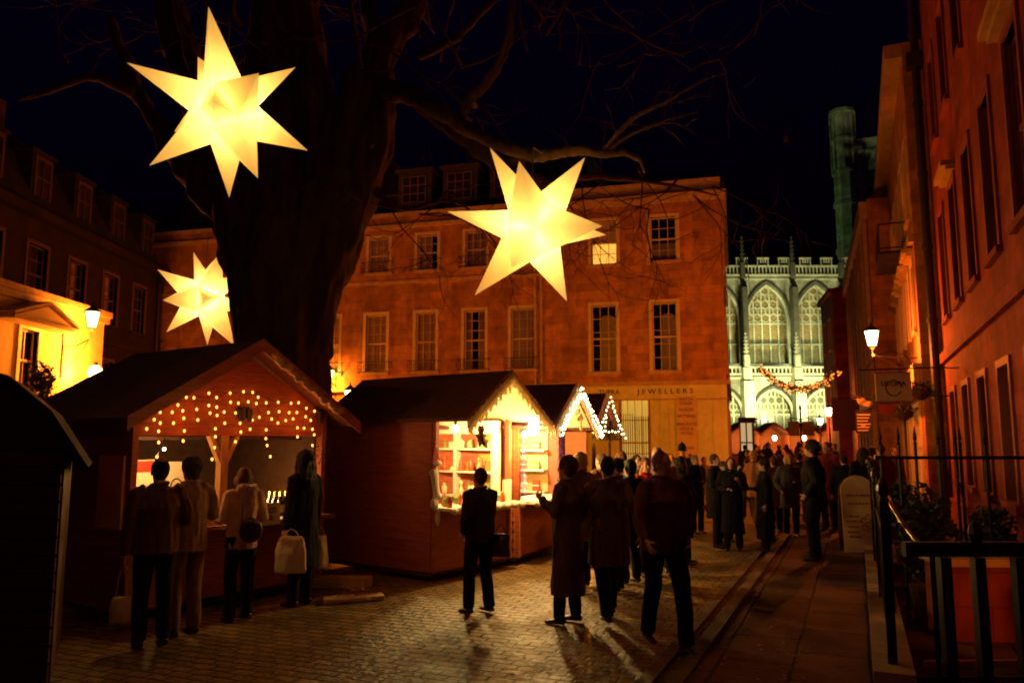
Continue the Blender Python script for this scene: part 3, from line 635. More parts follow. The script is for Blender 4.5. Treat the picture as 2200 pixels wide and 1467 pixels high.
def bulb(name,label,loc,power,c=WARM,r=.05,em=None,group=None):
    o=thing(name,label,'lamp',loc,0,group)
    MB().ell((0,0,0),(r,r,r*1.3),2).build('bulb',em or e_white,o,smooth=True)
    MB().cyl((0,0,r),(0,0,r+.07),.022).cyl((0,0,r+.07),(0,0,r+.3),.004,seg=5).build('lamp_holder',cordm,o)
    plight(o,(0,0,-r-.06),power,c,.06); return o
def W(o,p): return wmat(o)@Vector(p)
# stall 1
A1=35; f1=Vector((math.sin(R(A1)),math.cos(R(A1)),0)); n1=Vector((math.cos(R(A1)),-math.sin(R(A1)),0))
C1=Vector((-4.2,8.55,0))
s1=stall('market_stall','large stall at left hung with icicle lights over its serving counter',C1+f1*1.46,A1,2.72,2.3,2.3,3.1,ov=.42,so=.28,counter=.98,gz=2.0,m=woodred,post=True,shade_lining=wooddark)
MB().bx(-1.41,-1.385,.0,.5,1.0,1.78).build('notice_board',mat('lit_ochre_board',(.75,.42,.18),.6,.15,3),s1)  # ochre made paler to stand for light spilling onto the panel
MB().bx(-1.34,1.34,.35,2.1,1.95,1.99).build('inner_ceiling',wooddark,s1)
# ragged white frosting lying on the right bargeboard
fz=MB()
for i in range(16):
    t=.08+.045*i; x=t*1.6; zz=3.1-(3.1-2.3)/1.36*x
    fz.ell((x,-.5,zz-.06-.05*(i%3)/2),(.07,.03,.03+.02*(i%2)),2)
bake('icicle_trim',fz,[mat('grubby_icicle_trim',(.5,.32,.16),.9,.3,8)],s1,.02,1,nz=.01,nscale=(20,20,20))
# icicle lights
wl=thing('icicle_lights','string of small warm icicle lights across the gable of the large left stall','fairy lights',W(s1,(0,-.08,2.5)),R(90-A1))
wr=MB(); bulbs=[]
ns=17
for i in range(ns):
    x=-1.2+2.3*i/(ns-1)+rnd.uniform(-.03,.03); zt_=.03-.16*abs(x)+rnd.uniform(-.02,.06); zt_=min(zt_,.12); L_=rnd.choice([.35,.5,.62,.75,.45])
    if i%5==1: L_=.85
    n=int(L_/.115); pts=[Vector((x,0,zt_))]
    for k in range(n):
        p=Vector((x+.025*math.sin(k*1.7+i),0,zt_-.02-k*.115)); pts.append(p); 
        bulbs.append(p+Vector((rnd.uniform(-.03,.03),-.012,rnd.uniform(-.03,.03))))
    wr.tube(pts,.003,4)
wr.tube([(-1.25,0,-.1)]+[(-1.2+2.3*i/(ns-1),0,.03-.16*abs(-1.2+2.3*i/(ns-1))+.02*math.sin(i*2)) for i in range(ns)]+[(1.2,0,-.1)],.004,4)
wr.build('wire',cordm,wl)
bulbs=bulbs[:99]; b0=None
for p in bulbs:
    if b0 is None: b0=MB().ell((0,0,0),(.013,.013,.018),2).build('bulb',e_fairy,wl,smooth=True); o=b0
    else: o=b0.copy(); col.objects.link(o)
    o.parent=wl; o.location=p
for x in(-.8,0,.8): plight(wl,(x,-.25,-.25),4.5,(1,.2,.02),.25)
# counter goods stall 1: posters, bottles, signs
def flat(name,label,cat,M_loc,rz,w,h,m,tilt=0,th=.008,group=None):
    o=thing(name,label,cat,M_loc,rz,group); T=Matrix.Rotation(tilt,4,'X')
    MB().box((0,0,h/2),(w,th,h),M=T).build('sheet',m,o); return o,T
o,T=flat('poster','pale poster with red heading propped at the left end of the stall','poster',W(s1,(-1.06,.24,1.0)),R(90-A1+12),.62,.74,paper,tilt=R(-12))
b=MB(); b.box((0,-.008,.66),(.6,.004,.13),M=T); b.build('red_heading',mat('poster_red',(.5,.04,.02),.6),o)
b=MB(); b.box((.05,-.008,.26),(.14,.004,.26),M=T).box((.16,-.008,.34),(.06,.004,.2),M=T).box((-.12,-.008,.2),(.1,.004,.16),M=T); b.build('printed_figure',mat('poster_brown',(.35,.14,.05),.6),o)
o,T=flat('poster','white poster with dark scribbled curve standing right of the red headed poster','poster',W(s1,(-.6,.28,1.0)),R(90-A1-5),.44,.7,paper,tilt=R(-6))
b=MB(); b.tube([T@Vector((.02+.07*math.cos(a),-.009,.4+.1*math.sin(a))) for a in [k*.35-1 for k in range(13)]],.008,5)
for k in range(4): b.tube([T@Vector((-.12+.05*k,-.009,.12+.03*k)),T@Vector((-.06+.05*k,-.009,.16+.02*k))],.006,4)
b.build('drawing',ink,o)
o,T=flat('price_sign','small cream price sign reading MULLED WINE on the stall counter','sign',W(s1,(.22,-.33,.93)),R(90-A1),.42,.26,paper,tilt=R(-5))
text('MULLED',.085,'lettering',ink,o,T@Matrix.Translation((0,-.006,.17))@FRONT,ext=.002); text('WINE',.085,'lettering',ink,o,T@Matrix.Translation((0,-.006,.08))@FRONT,ext=.002)
botm=mat('dark_bottle_glass',(.012,.02,.012),.08,.1,5,coat=.5); foil=mat('gold_foil',(.7,.5,.15),.3,metal=1); lab=mat('bottle_label',(.6,.5,.35),.6)
BOT=None
def bottle(loc,label,group):
    global BOT
    if BOT is None:
        r=thing('wine_bottle',label,'bottle',loc,0,group)
        MB().lathe((0,0,0),[(.03,0),(.037,.005),(.037,.18),(.03,.21),(.014,.24),(.0135,.27)],12).build('bottle_body',botm,r,smooth=True)
        MB().lathe((0,0,.255),[(.015,0),(.0155,.05),(.014,.052)],10).build('foil_cap',foil,r)
        MB().lathe((0,0,.05),[(.0374,0),(.0378,.001),(.0378,.09),(.0374,.091)],14).build('label_band',lab,r)
        BOT=r; return r
    r=BOT.copy(); col.objects.link(r); r.location=loc; tag(r,label,'bottle',group)
    for c in BOT.children: d=c.copy(); col.objects.link(d); d.parent=r
    return r
for k in range(10): bottle(W(s1,(.56+.085*(k%5)+.02*(k//5),-.05+.12*(k//5),.992)),'dark wine bottle among those at the right end of the large stall counter','wine bottles at the right end of the counter')
for k in range(7): 
    bottle(W(s1,(-1.25+.09*k,.02+.02*(k%2),.98)),'dark wine bottle in the row before the red headed poster','wine bottles before the posters')
ct=MB().bx(.35,1.25,-.325,.25,.984,.99).build('counter_cloth',white,s1)
o=thing('glass_tray','tray of small glasses catching the light at the stall counter between the customers','tray',W(s1,(-.35,-.1,.985)),R(90-A1))
MB().bx(-.18,.18,-.12,.12,0,.02).build('tray',mat('metal_tray',(.6,.5,.4),.3,metal=1),o)
for k in range(6): MB().lathe((-.12+.11*(k%3),-.05+.1*(k//3),.02),[(.02,0),(.028,.07),(.026,.07)],10).build('cup',mat('red_cup',(.5,.1,.05),.5),o)
bulb('bare_bulb','small glaring lamp low inside the large left stall behind the counter',W(s1,(.45,.2,1.32)),42,(1,.5,.13),.03)
bulb('bare_bulb','small lamp added at the left end of the large stall to brighten the posters',W(s1,(-.95,-.0,1.85)),18,(1,.5,.14),.015,group=None)  # extra bulb put in for the posters' brightness
for x_,lb_ in ((0.02,'twin black spotlights under the fairy lights at the middle of the stall gable'),(1.2,'black spotlight at the right end of the stall gable')):
    o=thing('spotlight',lb_,'spotlight',W(s1,(x_,-.12,2.25)),R(90-A1))
    for d_ in((-.05,.05) if x_<1 else (0,)): MB().tube([(d_,0,.08),(d_,0,.0),(d_*1.2,-.02,-.08)],[.045,.05,.02],10).build('spot_head',iron,o)
    MB().bx(-.06,.06,-.01,.08,.08,.1).build('mount',iron,o)
o=thing('hanging_greenery','dark sprig of greenery hanging from the right corner of the large stall','greenery',W(s1,(1.15,-.2,1.85)),0)
b=MB()
for k in range(160):
    a=rnd.uniform(0,6.28); e=rnd.uniform(-1,1); rr=.17*rnd.random()**.4; p=Vector((rr*math.cos(a),rr*math.sin(a),e*.2)); q=p+Vector((math.cos(a),math.sin(a),-.6+rnd.random()))*.06; s_=Vector((-math.sin(a),math.cos(a),0))*.012
    b.poly([p,q+s_,q-s_])
b.build('leaves',mat('conifer_leaf',(.04,.06,.025),.6),o); MB().cyl((0,0,.15),(0,0,.4),.004,seg=4).build('string',cordm,o)
# stall 2
A2=37; f2=Vector((math.sin(R(A2)),math.cos(R(A2)),0))
s2=stall('market_stall','bright lit stall with a long dark side wall, selling ornaments from shelves',Vector((-1.12,11.2,0))+f2*.88,A2,1.76,2.3,2.27,2.9,ov=.72,so=.1,counter=1.02,gable=False,m=woodred,trim=white)
# stall 3
A3=24; s3=stall('market_stall','narrow bright stall with purple tinsel posts, beside the ornament stall',Vector((.42,13.5,0)),A3,1.86,2.2,2.2,2.83,ov=.7,so=.12,counter=1.0,gable=False,m=woodred,trim=white)
A4=20; s4=stall('market_stall','far stall whose gable is outlined in small pale lights, beyond the tinsel stall',Vector((1.28,16.74,0)),A4,1.8,2.2,2.2,2.86,ov=.7,so=.12,counter=1.0,gable=True,m=wood)
# white frosted gables with ragged lower edge
def frosting(root,Wd,ze,zr,ov,name='frosted_gable_trim',m=None,amp=1):
    b=MB(); h=Wd/2+.1; sl=(zr-ze)/(Wd/2)
    for s in(-1,1):
        n=22
        for i in range(n+1):
            x=s*h*i/n; z_=zr-abs(x)*sl; L_=.06+.1*abs(math.sin(i*1.3+s))*amp
            b.ell((x,-ov-.05,z_-L_*.4+.0),(h/n*1.0,.02,L_*.75),1)
    return bake(name,b,[m or frost],root,.022,1,nz=.012,nscale=(22,22,22))
frosting(s2,1.76,2.27,2.9,.72,amp=1.6); frosting(s3,1.86,2.2,2.83,.7,amp=1.4)
# shelves of stall 2 (against its back/left) with ornaments
yw=.75
shf=thing('shelf_unit','white shelf unit full of ornaments inside the bright lit stall','shelves',W(s2,(.62,.9,1.05)),R(-A2))
b=MB(); 
b.bx(-.8,.8,.2,.22,0,1.0); b.build('back_board',mat('ochre_panel',(.5,.3,.08),.7,.15,3),shf)
for x in(-.8,-.02,.76): MB().bx(x,x+.05,0,.197,0,1.0).build('upright',white,shf)
for z_ in(.0,.38,.74): 
    MB().bx(-.75,-.023,0,.197,z_,z_+.03).build('shelf',white,shf); MB().bx(.033,.757,0,.197,z_,z_+.03).build('shelf',white,shf)
MB().bx(-.8,.8,-.01,.22,1.0,1.2).build('pelmet',white,shf)
def figurine(loc,kind,m,label,grp,sc_=1):
    r=thing('ornament',label,'ornament',loc,rnd.uniform(0,6),grp)
    P={'jar':[(.03,0),(.04,.02),(.04,.09),(.02,.12),(.024,.14),(.01,.15)],'doll':[(.045,0),(.04,.05),(.022,.1),(.014,.115),(.028,.14),(.026,.17),(.004,.19)],'cone':[(.05,0),(.05,.01),(.002,.2)],'house':None}[kind]
    if P: MB().lathe((0,0,0),[(a*sc_,b_*sc_) for a,b_ in P],12).build('ornament_body',m,r,smooth=kind!='cone')
    else:
        b=MB().bx(-.05,.05,-.04,.04,0,.09); b.prism([(-.06,-.045,.09),(.06,-.045,.09),(0,-.045,.15)],(0,.09,0)); b.build('ornament_body',m,r)
    return r
om=[mat('orn_cream',(.7,.6,.4),.4),mat('orn_red',(.5,.08,.03),.4),mat('orn_green',(.15,.25,.08),.4),mat('orn_gold',(.6,.4,.1),.35,metal=.5)]
kinds=['jar','doll','cone','house']
for row,(z_,nm) in enumerate(((1.08,'lowest'),(1.46,'middle'),(1.82,'topmost'))):
    for side,(xa,nm2) in enumerate(((-.68,'left'),(.1,'right'))):
        for k in range(6):
            if rnd.random()<.08: continue
            figurine(W(shf,(xa+.105*k,.06+.07*(k%2),z_-1.05+.001)),kinds[(k+row+side)%4],om[(k*2+row)%4],f'small ornament on the {nm} shelf, {nm2} bay, of the bright stall',f'ornaments on the {nm} {nm2} shelf',1.2 if row<2 else .8)
for k in range(15):
    figurine(W(s2,(-.72+.1*k,-.2+.14*(k%3),1.021)),kinds[(k*3)%4],om[(k+1)%4],'small ornament standing along the front counter of the bright stall','ornaments on the bright stall counter',1.0)
bulb('bare_bulb','bare bulb hanging under the roof of the bright ornament stall',W(s2,(-.1,.25,2.12)),135,(1,.66,.22),.045)
# teddy and stocking
o=thing('teddy_bear','brown toy bear hanging in silhouette from the eave of the bright ornament stall','toy',W(s2,(-.35,-.45,1.98)),R(90-A2))
b=MB(); b.ell((0,0,0),(.075,.05,.09),2).ell((0,0,.12),.055,2)
for s_ in(-1,1): b.ell((s_*.045,0,.165),.02,1).ell((s_*.085,0,.03),(.045,.025,.025),1).ell((s_*.05,-.02,-.08),(.03,.03,.05),1)
bake('teddy_body',b,[mat('bear_fur',(.12,.04,.015),.9)],o,.012,1,nz=.004,nscale=(60,60,60)); MB().cyl((0,0,.17),(0,0,.3),.004,seg=4).build('string',cordm,o)
o=thing('christmas_stocking','white felt shapes hanging in a column on the near corner of the ornament stall','decoration',W(s2,(-.93,-.12,1.35)),R(90-A2))
b=MB(); b.tube([(-.06,0,.2),(-.02,0,.1),(0,0,-.05),(.02,0,-.15),(.1,0,-.2)],[(.09,.03),(.08,.03),(.06,.03),(.07,.03),(.04,.03)],10,side=(1,0,0)).ell((-.02,0,-.27),(.085,.03,.09),2).ell((.05,0,-.46),(.05,.025,.12),2).ell((.0,-.03,.28),(.09,.03,.04),2)
bake('felt_body',b,[mat('white_felt',(.75,.7,.62),.9)],o,.014,2)
MB().prism([(-.07,0,.3),(.09,0,.3),(-.02,0,.55)],(0,.03,0)).build('red_cap',mat('red_felt',(.3,.03,.03),.9),o)
o=thing('shelf_box','white card propped on the front counter at the right end of the ornament stall','card',W(s2,(.72,-.1,1.022)),R(90-A2)); MB().box((0,0,.16),(.16,.05,.32)).build('card_sheet',white,o)
# tinsel posts stall 3
for sx,nm in((-1,'left'),(1,'right')):
    o=thing('tinsel_garland',f'purple tinsel wound around the {nm} front post of the narrow bright stall','tinsel',W(s3,(sx*.86,-.1,1.0)),0)
    b=MB()
    for k in range(900):
        z_=rnd.uniform(0,1.15); a=rnd.uniform(0,6.28); p=Vector((.03*math.cos(a),.03*math.sin(a),z_)); q=Vector((.08*math.cos(a),.08*math.sin(a),z_+rnd.uniform(-.03,.03))); s_=Vector((-math.sin(a),math.cos(a),.3))*.006
        b.poly([p+s_,q,p-s_])
    b.build('tinsel',mat('purple_tinsel',(.3,.12,.5),.25,metal=.4),o)
sg=thing('display_rack','white display rack of boxed gifts inside the tinsel stall','shelves',W(s3,(.68,.95,1.0)),R(-A3))
MB().bx(-.8,.8,.2,.22,0,1.1).build('back_board',mat('cream_panel',(.6,.45,.2),.7,.2,6),sg)
for z_ in(0.02,.4,.75): MB().bx(-.8,.8,0,.197,z_,z_+.03).build('shelf',white,sg)
for row,(z_,nm) in enumerate(((1.05,'lower'),(1.43,'middle'),(1.78,'upper'))):
    for k in range(6): 
        r=thing('gift_box',f'small gift box on the {nm} shelf of the tinsel stall','box',W(sg,(-.68+.26*k,.1,z_-1.0+.002)),R(-A3),f'gift boxes on the {nm} shelf')
        hh=.12+.08*rnd.random(); MB().bx(-.06,.06,-.04,.04,0,hh).build('box_body',om[(k+row)%4],r); MB().bx(-.062,.062,-.042,.042,hh*.45,hh*.55).build('ribbon',white,r)
bulb('bare_bulb','glaring bare bulb at the front corner of the tinsel stall',Vector((.33,12.3,2.13)),210,(1,.55,.12),.085,em=emis('glaring_bulb',(1,.86,.6),60))
bulb('bare_bulb','bare bulb inside the tinsel stall',W(s3,(.2,.3,2.05)),120,(1,.7,.3),.05)
bulb('bare_bulb','bare bulb inside the far stall with the lit gable outline',W(s4,(0,.3,2.0)),90,(1,.5,.13),.04)
# fairy lights around gables of stalls 3 and 4
for rt,Wd,ze,zr,lb_,n in((s3,1.86,2.2,2.83,'pale fairy lights massed along the frosted gable of the tinsel stall',36),(s4,1.8,2.2,2.86,'pale fairy lights outlining the gable of the far dark roofed stall',17)):
    o=thing('gable_lights',lb_,'fairy lights',W(rt,(0,-.8,zr)),rt.rotation_euler.z); first=None; pts=[]
    for i in range(n):
        x=-(Wd/2+.1)+(Wd+.2)*i/(n-1); z_=-abs(x)*(zr-ze)/(Wd/2)*1.0-.03; pts.append((x,0,z_))
        for q in range(2 if rt is s3 else 1):
            p=(x+rnd.uniform(-.02,.02),-.02,z_-.1*q+rnd.uniform(-.03,.03))
            if first is None: first=MB().ell((0,0,0),(.016,.016,.02),1).build('bulb',e_fairyw,o,smooth=True); first.location=p
            else: c=first.copy(); col.objects.link(c); c.parent=o; c.location=p
    if rt is s4:
        for i in range(6):
            c=first.copy(); col.objects.link(c); c.parent=o; c.location=(-.8+.3*i,-.02,-.75+.02*(i%2))
    MB().tube(pts,.004,4).build('wire',cordm,o)
b=MB()   # little hanging ornaments under stall 3 gable
o=thing('hanging_decoration','cluster of white paper decorations hanging under the tinsel stall gable','decoration',W(s3,(.05,-.75,2.35)),R(66))
for k in range(14): b.ell((rnd.uniform(-.15,.15),rnd.uniform(-.03,.03),rnd.uniform(-.25,.2)),(rnd.uniform(.03,.07),.02,rnd.uniform(.03,.07)),1)
bake('paper_shape',b,[frost],o,.018,1); MB().cyl((0,0,.15),(0,0,.45),.004,seg=4).build('string',cordm,o)
# dark booth at far left
db=thing('dark_booth','unlit booth with a curved dark roof in the lower left corner','market stall',(-4.6,6.5,0),R(30),'wooden market stalls')
del db['group']
b=MB(); prof=[(-5.6,2.85),(-4.15,2.48),(-3.77,2.19),(-3.44,1.73)]
iv=wmat(db).inverted()
pr=[(x,6.5,z_) for x,z_ in prof]+[(-3.5,6.5,1.68),(-3.84,6.5,2.13),(-4.2,6.5,2.4),(-5.6,6.5,2.76)]
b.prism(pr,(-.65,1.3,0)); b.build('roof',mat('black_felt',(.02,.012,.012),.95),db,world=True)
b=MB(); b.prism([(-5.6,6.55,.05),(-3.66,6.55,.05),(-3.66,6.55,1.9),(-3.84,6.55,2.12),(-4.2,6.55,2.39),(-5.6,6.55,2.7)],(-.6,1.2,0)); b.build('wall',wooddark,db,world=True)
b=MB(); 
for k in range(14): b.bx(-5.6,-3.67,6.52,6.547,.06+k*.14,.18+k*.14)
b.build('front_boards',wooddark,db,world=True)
# far market row beneath the church
redcanvas=mat('red_canvas',(.3,.05,.03),.8,.3,2)
for i in range(4):
    P=Vector((17.4+2.7*i,60+1.2*i,0))
    r=stall('market_stall',['leftmost','second from left','third from left','rightmost'][i]+' red roofed stall in the far row below the church windows',P,90,2.5,2,2.35,3.25,ov=.5,so=.1,m=woodred,gable=False)
    bulb('bare_bulb','glowing lamp in the '+['leftmost','second','third','rightmost'][i]+' of the far red roofed stalls',P+Vector((0,-.2,2.1)),260,WARM,.16)
# ---------------------------------------------------------------- star lanterns
def star(label,c_px,Y,scale,tips,cord_to=None,power=30):
    c=at(*c_px,Y); k=Y/FPX
    right_=Vector((1,0,0)); d=ray(*c_px).normalized(); up=(Vector((0,0,1))-d*d.z).normalized(); rt=d.cross(up).normalized()
    T=[]
    for t in tips:
        dx,dy,r=t[0],t[1],t[2]; away=t[3] if len(t)>3 else 1
        q=r*r-dx*dx-dy*dy; dep=math.sqrt(max(q,0))*away
        T.append((rt*dx+up*dy+d*dep)*k*scale)
    b=bmesh.new(); vs=[b.verts.new(t.normalized()) for t in T]
    g=bmesh.ops.convex_hull(b,input=vs); b.verts.ensure_lookup_table()
    idx={v:i for i,v in enumerate(vs)}
    fs=list(b.faces); val={}; r0=.37*(sum(t.length for t in T)/len(T))
    m_=bmesh.new(); tv=[m_.verts.new(t) for t in T]
    for f in fs:
        n=f.normal.copy(); 
        if n.dot(f.calc_center_median())<0: n=-n
        val[f]=m_.verts.new(n.normalized()*r0)
    for e in b.edges:
        if len(e.link_faces)!=2: continue
        f1_,f2_=e.link_faces
        for v in e.verts:
            try: m_.faces.new([tv[idx[v]],val[f1_],val[f2_]])
            except ValueError: pass
    b.free(); bmesh.ops.recalc_face_normals(m_,faces=m_.faces)
    o=thing('star_lantern',label,'star lantern',c,0,'paper star lanterns')
    me=bpy.data.meshes.new('paper_shade'); m_.to_mesh(me); m_.free(); me.materials.append(paperm); s_=bpy.data.objects.new('paper_shade',me); col.objects.link(s_); s_.parent=o
    MB().tube([(0,0,r0),(0,0,r0*2.6),Vector(cord_to)-c if cord_to else (0,0,2.5)],.006,5).build('hanging_cord',cordm,o)
    plight(o,(0,0,0),power,(1,.76,.4),.07); return o
S1=[(-45,210,215),(150,117,205,1),(190,-70,210,1),(72,-135,200,-1),(17,-202,212,1),(-150,-140,210,-1),(-200,67,212,-1),(-67,110,200,1),(-113,-68,200,1),(-25,12,150,-1),(60,-10,200,1),(60,80,200,-1)]
S2=[(-95,177,204,1),(117,155,200,1),(168,-17,185,1),(140,3,200,-1),(78,-168,195,1),(-128,-145,197,-1),(-193,38,200,1),(-27,132,205,-1),(-45,-80,150,-1),(10,-95,190,1),(0,30,190,1)]
S3=[(-28,100,115),(28,100,115,-1),(-98,55,115),(-80,-10,115,-1),(-75,-80,115),(10,-105,115),(65,-100,125,-1),(95,-20,115),(80,60,115,1),(0,0,100,-1),(0,0,110,1)]
st1=star('largest glowing yellow paper star, high at upper left',(485,235),6.4,1.0,S1,at(470,-120,6.5),25)
st2=star('glowing paper star below the lit bough in front of the orange terrace',(1145,490),7.2,1.0,S2,at(1165,330,7.75),32)
st3=star('smallest glowing star, half hidden behind the tree trunk at left',(440,640),15.2,1.0,S3,at(455,420,15.2),50)
# ---------------------------------------------------------------- tree
tr=thing('bare_tree','huge bare tree with a thick forked trunk rising behind the large stall','tree',(-3.9,13.4,0))
b=MB(); TY=13.4
def P_(l,Y=TY): return [at(x,y,Y) for x,y in l]
def tb_(mb,l,rr,Ys=None,seg=10):
    pts=[at(x,y,(Ys[i] if Ys else TY)) for i,(x,y) in enumerate(l)]; mb.tube(pts,[r for r in rr],seg)
b.tube([(-3.95,13.4,0),(-3.95,13.4,.5)]+P_([(612,900),(608,760),(600,640),(590,520),(560,420)]),[1.05,.85,.74,.74,.78,.8,.6],14)
tb_(b,[(640,760),(655,620),(690,500),(715,400),(740,300),(790,170),(880,20),(930,-80)],[.6,.65,.6,.5,.45,.35,.2,.12])
tb_(b,[(655,720),(700,560),(750,430),(790,320),(815,240),(822,170),(800,60),(770,-60)],[.35,.5,.5,.42,.34,.26,.16,.1])
tb_(b,[(570,600),(530,460),(480,320),(430,200),(380,90),(350,-40)],[.55,.62,.45,.36,.3,.2])
tb_(b,[(600,560),(600,400),(585,260),(570,130),(600,-60)],[.6,.6,.5,.4,.3])
tb_(b,[(520,500),(420,380),(330,260),(280,170),(240,40)],[.3,.26,.2,.15,.1])
tb_(b,[(700,450),(690,300),(650,150),(640,-50)],[.4,.45,.4,.3])
trunk=bake('trunk',b,[bark],tr,.055,2,nz=.13,nscale=(3.2,3.2,.75)); 
trunk.data.transform(Matrix.Translation((3.9,-13.4,0)))
br=MB()
def branch(l,rr,Ys,seg=8): 
    pts=[at(x,y,Ys[i]) for i,(x,y) in enumerate(l)]
    fine=[]; fr_=[]
    for i in range(len(pts)-1):
        for q in range(5):
            t=q/5; p0=pts[max(i-1,0)]; p1=pts[i]; p2=pts[i+1]; p3=pts[min(i+2,len(pts)-1)]
            p=.5*((2*p1)+(p2-p0)*t+(2*p0-5*p1+4*p2-p3)*t*t+(3*p1-p0-3*p2+p3)*t**3)
            r=rr[i]+(rr[i+1]-rr[i])*t; fine.append(p+Vector([rnd.uniform(-1,1)*r*.25 for _ in range(3)])); fr_.append(r*rnd.uniform(.88,1.14))
    fine.append(pts[-1]); fr_.append(rr[-1]); br.tube(fine,fr_,seg); return fine
def twigs(p,dirv,L_,r,depth):
    d=dirv.normalized(); pts=[p]; n=4
    for k in range(n):
        d=(d+Vector([rnd.uniform(-.35,.35) for _ in range(3)])).normalized(); pts.append(pts[-1]+d*L_/n)
        if depth>0 and k>0: twigs(pts[-1],d+Vector([rnd.uniform(-.9,.9) for _ in range(3)]),L_*.6,r*.6,depth-1)
    br.tube(pts,[r*(1-.7*i/n) for i in range(n+1)],4)
q=branch([(830,190),(900,215),(970,255),(1020,285),(1080,315),(1130,333),(1190,330),(1240,322),(1290,330),(1340,328),(1375,345),(1385,372)],[.16,.13,.1,.085,.075,.07,.06,.05,.045,.035,.025,.012],[12.2,11,10,9.4,8.7,8.2,7.9,7.7,7.6,7.6,7.6,7.6])
branch([(880,200),(930,240),(990,290),(1060,345),(1120,380),(1200,400)],[.16,.14,.12,.11,.1,.07],[12,11.3,10.8,10.5,10.3,10.2])
branch([(985,262),(1010,215),(1050,170),(1085,110),(1098,40),(1100,-60)],[.075,.07,.07,.06,.05,.04],[9.9,9.8,9.7,9.6,9.5,9.4])
q2=branch([(1295,330),(1330,285),(1375,245),(1430,220),(1480,190),(1530,165)],[.03,.025,.022,.018,.014,.008],[7.6,7.5,7.4,7.3,7.2,7.1])
q3=branch([(1300,330),(1340,298),(1390,275),(1440,255),(1500,243)],[.028,.022,.018,.012,.007],[7.6,7.55,7.5,7.4,7.3])
branch([(775,150),(765,80),(755,20),(745,-50)],[.05,.045,.04,.03],[12.6,12.4,12.2,12])
branch([(285,200),(200,165),(120,190),(40,215)],[.1,.07,.05,.03],[13,12.5,12,11.6])
branch([(430,200),(400,100),(385,30),(370,-40)],[.08,.07,.06,.05],[12.5,12.3,12,12])
branch([(520,60),(500,20),(520,-40)],[.05,.04,.03],[11,10.8,10.6])
branch([(900,120),(980,80),(1030,30),(1090,-30)],[.08,.06,.05,.04],[12,11.6,11.3,11])
for lst in(q2,q3):
    for p in lst[4::3]: twigs(p,Vector((rnd.uniform(-.3,1),rnd.uniform(-.3,.3),rnd.uniform(-.2,.8))),.45,.006,1)
for (x,y,Y) in ((1395,470,14),(1310,400,13),(1460,400,14),(1250,400,13),(1000,470,14),(900,480,14),(860,440,14),(1530,420,15),(1120,420,13),(960,430,13),(1490,440,14),(840,470,13.5),(1370,380,13)):
    for k in range(2): twigs(at(x,y-20,Y),Vector((rnd.uniform(-.9,.9),rnd.uniform(-.2,.2),rnd.uniform(-.9,.1))),1.5,.016,2)
branch([(1180,395),(1260,380),(1350,385),(1450,400),(1540,420)],[.06,.05,.04,.03,.015],[10.3,11.5,12.5,13.4,14.5])
branch([(800,400),(840,440),(880,450),(960,430),(1010,450)],[.09,.05,.04,.03,.015],[13.4,13.3,13.5,13.8,14])
for k in range(46):
    x=rnd.uniform(120,1500); y=rnd.uniform(-60,170); twigs(at(x,y,rnd.uniform(10,15)),Vector((rnd.uniform(-1,1),rnd.uniform(-.4,.4),rnd.uniform(-.3,.9))),1.8,.02,2)
o=br.build('branches',bark,tr,smooth=True,world=True)
b=MB()
for i,(x,y,Y) in enumerate(((1020,228,9.6),(1008,258,9.7),(800,315,12.6),(165,410,12),(1688,300,9))):
    p=at(x,y,Y)
    for k in range(3): a=rnd.uniform(0,6); u_=Vector((math.cos(a),0,math.sin(a)))*.05; v_=Vector((-math.sin(a),.5,math.cos(a)))*.035; b.poly([p-u_,p+v_,p+u_,p-v_])
b.build('dry_leaves',mat('dry_leaf',(.35,.2,.08),.8),tr,world=True)
# kerb stones around the tree
g0=gnd(692,1262); g1=gnd(790,1268)
for i,(lab_) in enumerate(('longer pale kerb stone beside the dark side of the ornament stall','short pale kerb stone with fallen leaves before the dark stall wall')):
    o=thing('kerb_stone',lab_,'kerb',(gnd(735,1262),gnd(760,1292))[i],(R(-8),R(20))[i])
    b=MB(); b.prism([(-.38,-.12,.0),(.36,-.1,.0),(.38,.14,.0),(-.36,.12,.0)],(0,0,.15 if i==0 else .07)); o2=b.build('stone',stone_plain,o)
    bv=o2.modifiers.new('b','BEVEL'); bv.width=.02; bv.segments=2
lf=MB()
for k in range(330):
    p=(gnd(rnd.uniform(720,800),rnd.uniform(1262,1300),.0)+Vector((0,0,rnd.uniform(.02,.09)))) if k<70 else gnd(rnd.uniform(560,1750),rnd.uniform(1225,1467),.0)+Vector((0,0,rnd.uniform(.012,.02))); a=rnd.uniform(0,6); u_=Vector((math.cos(a),math.sin(a),rnd.uniform(-.3,.3)))*(.04 if k<70 else .022); v_=Vector((-math.sin(a),math.cos(a),rnd.uniform(-.5,.5)))*(.025 if k<70 else .015)
    lf.poly([p-u_,p+v_,p+u_,p-v_])
tag(lf.build('fallen_leaves',mat('dry_leaf',(.35,.2,.08),.8)),'dry leaves scattered on the kerb and over the setts','leaves',kind='stuff')

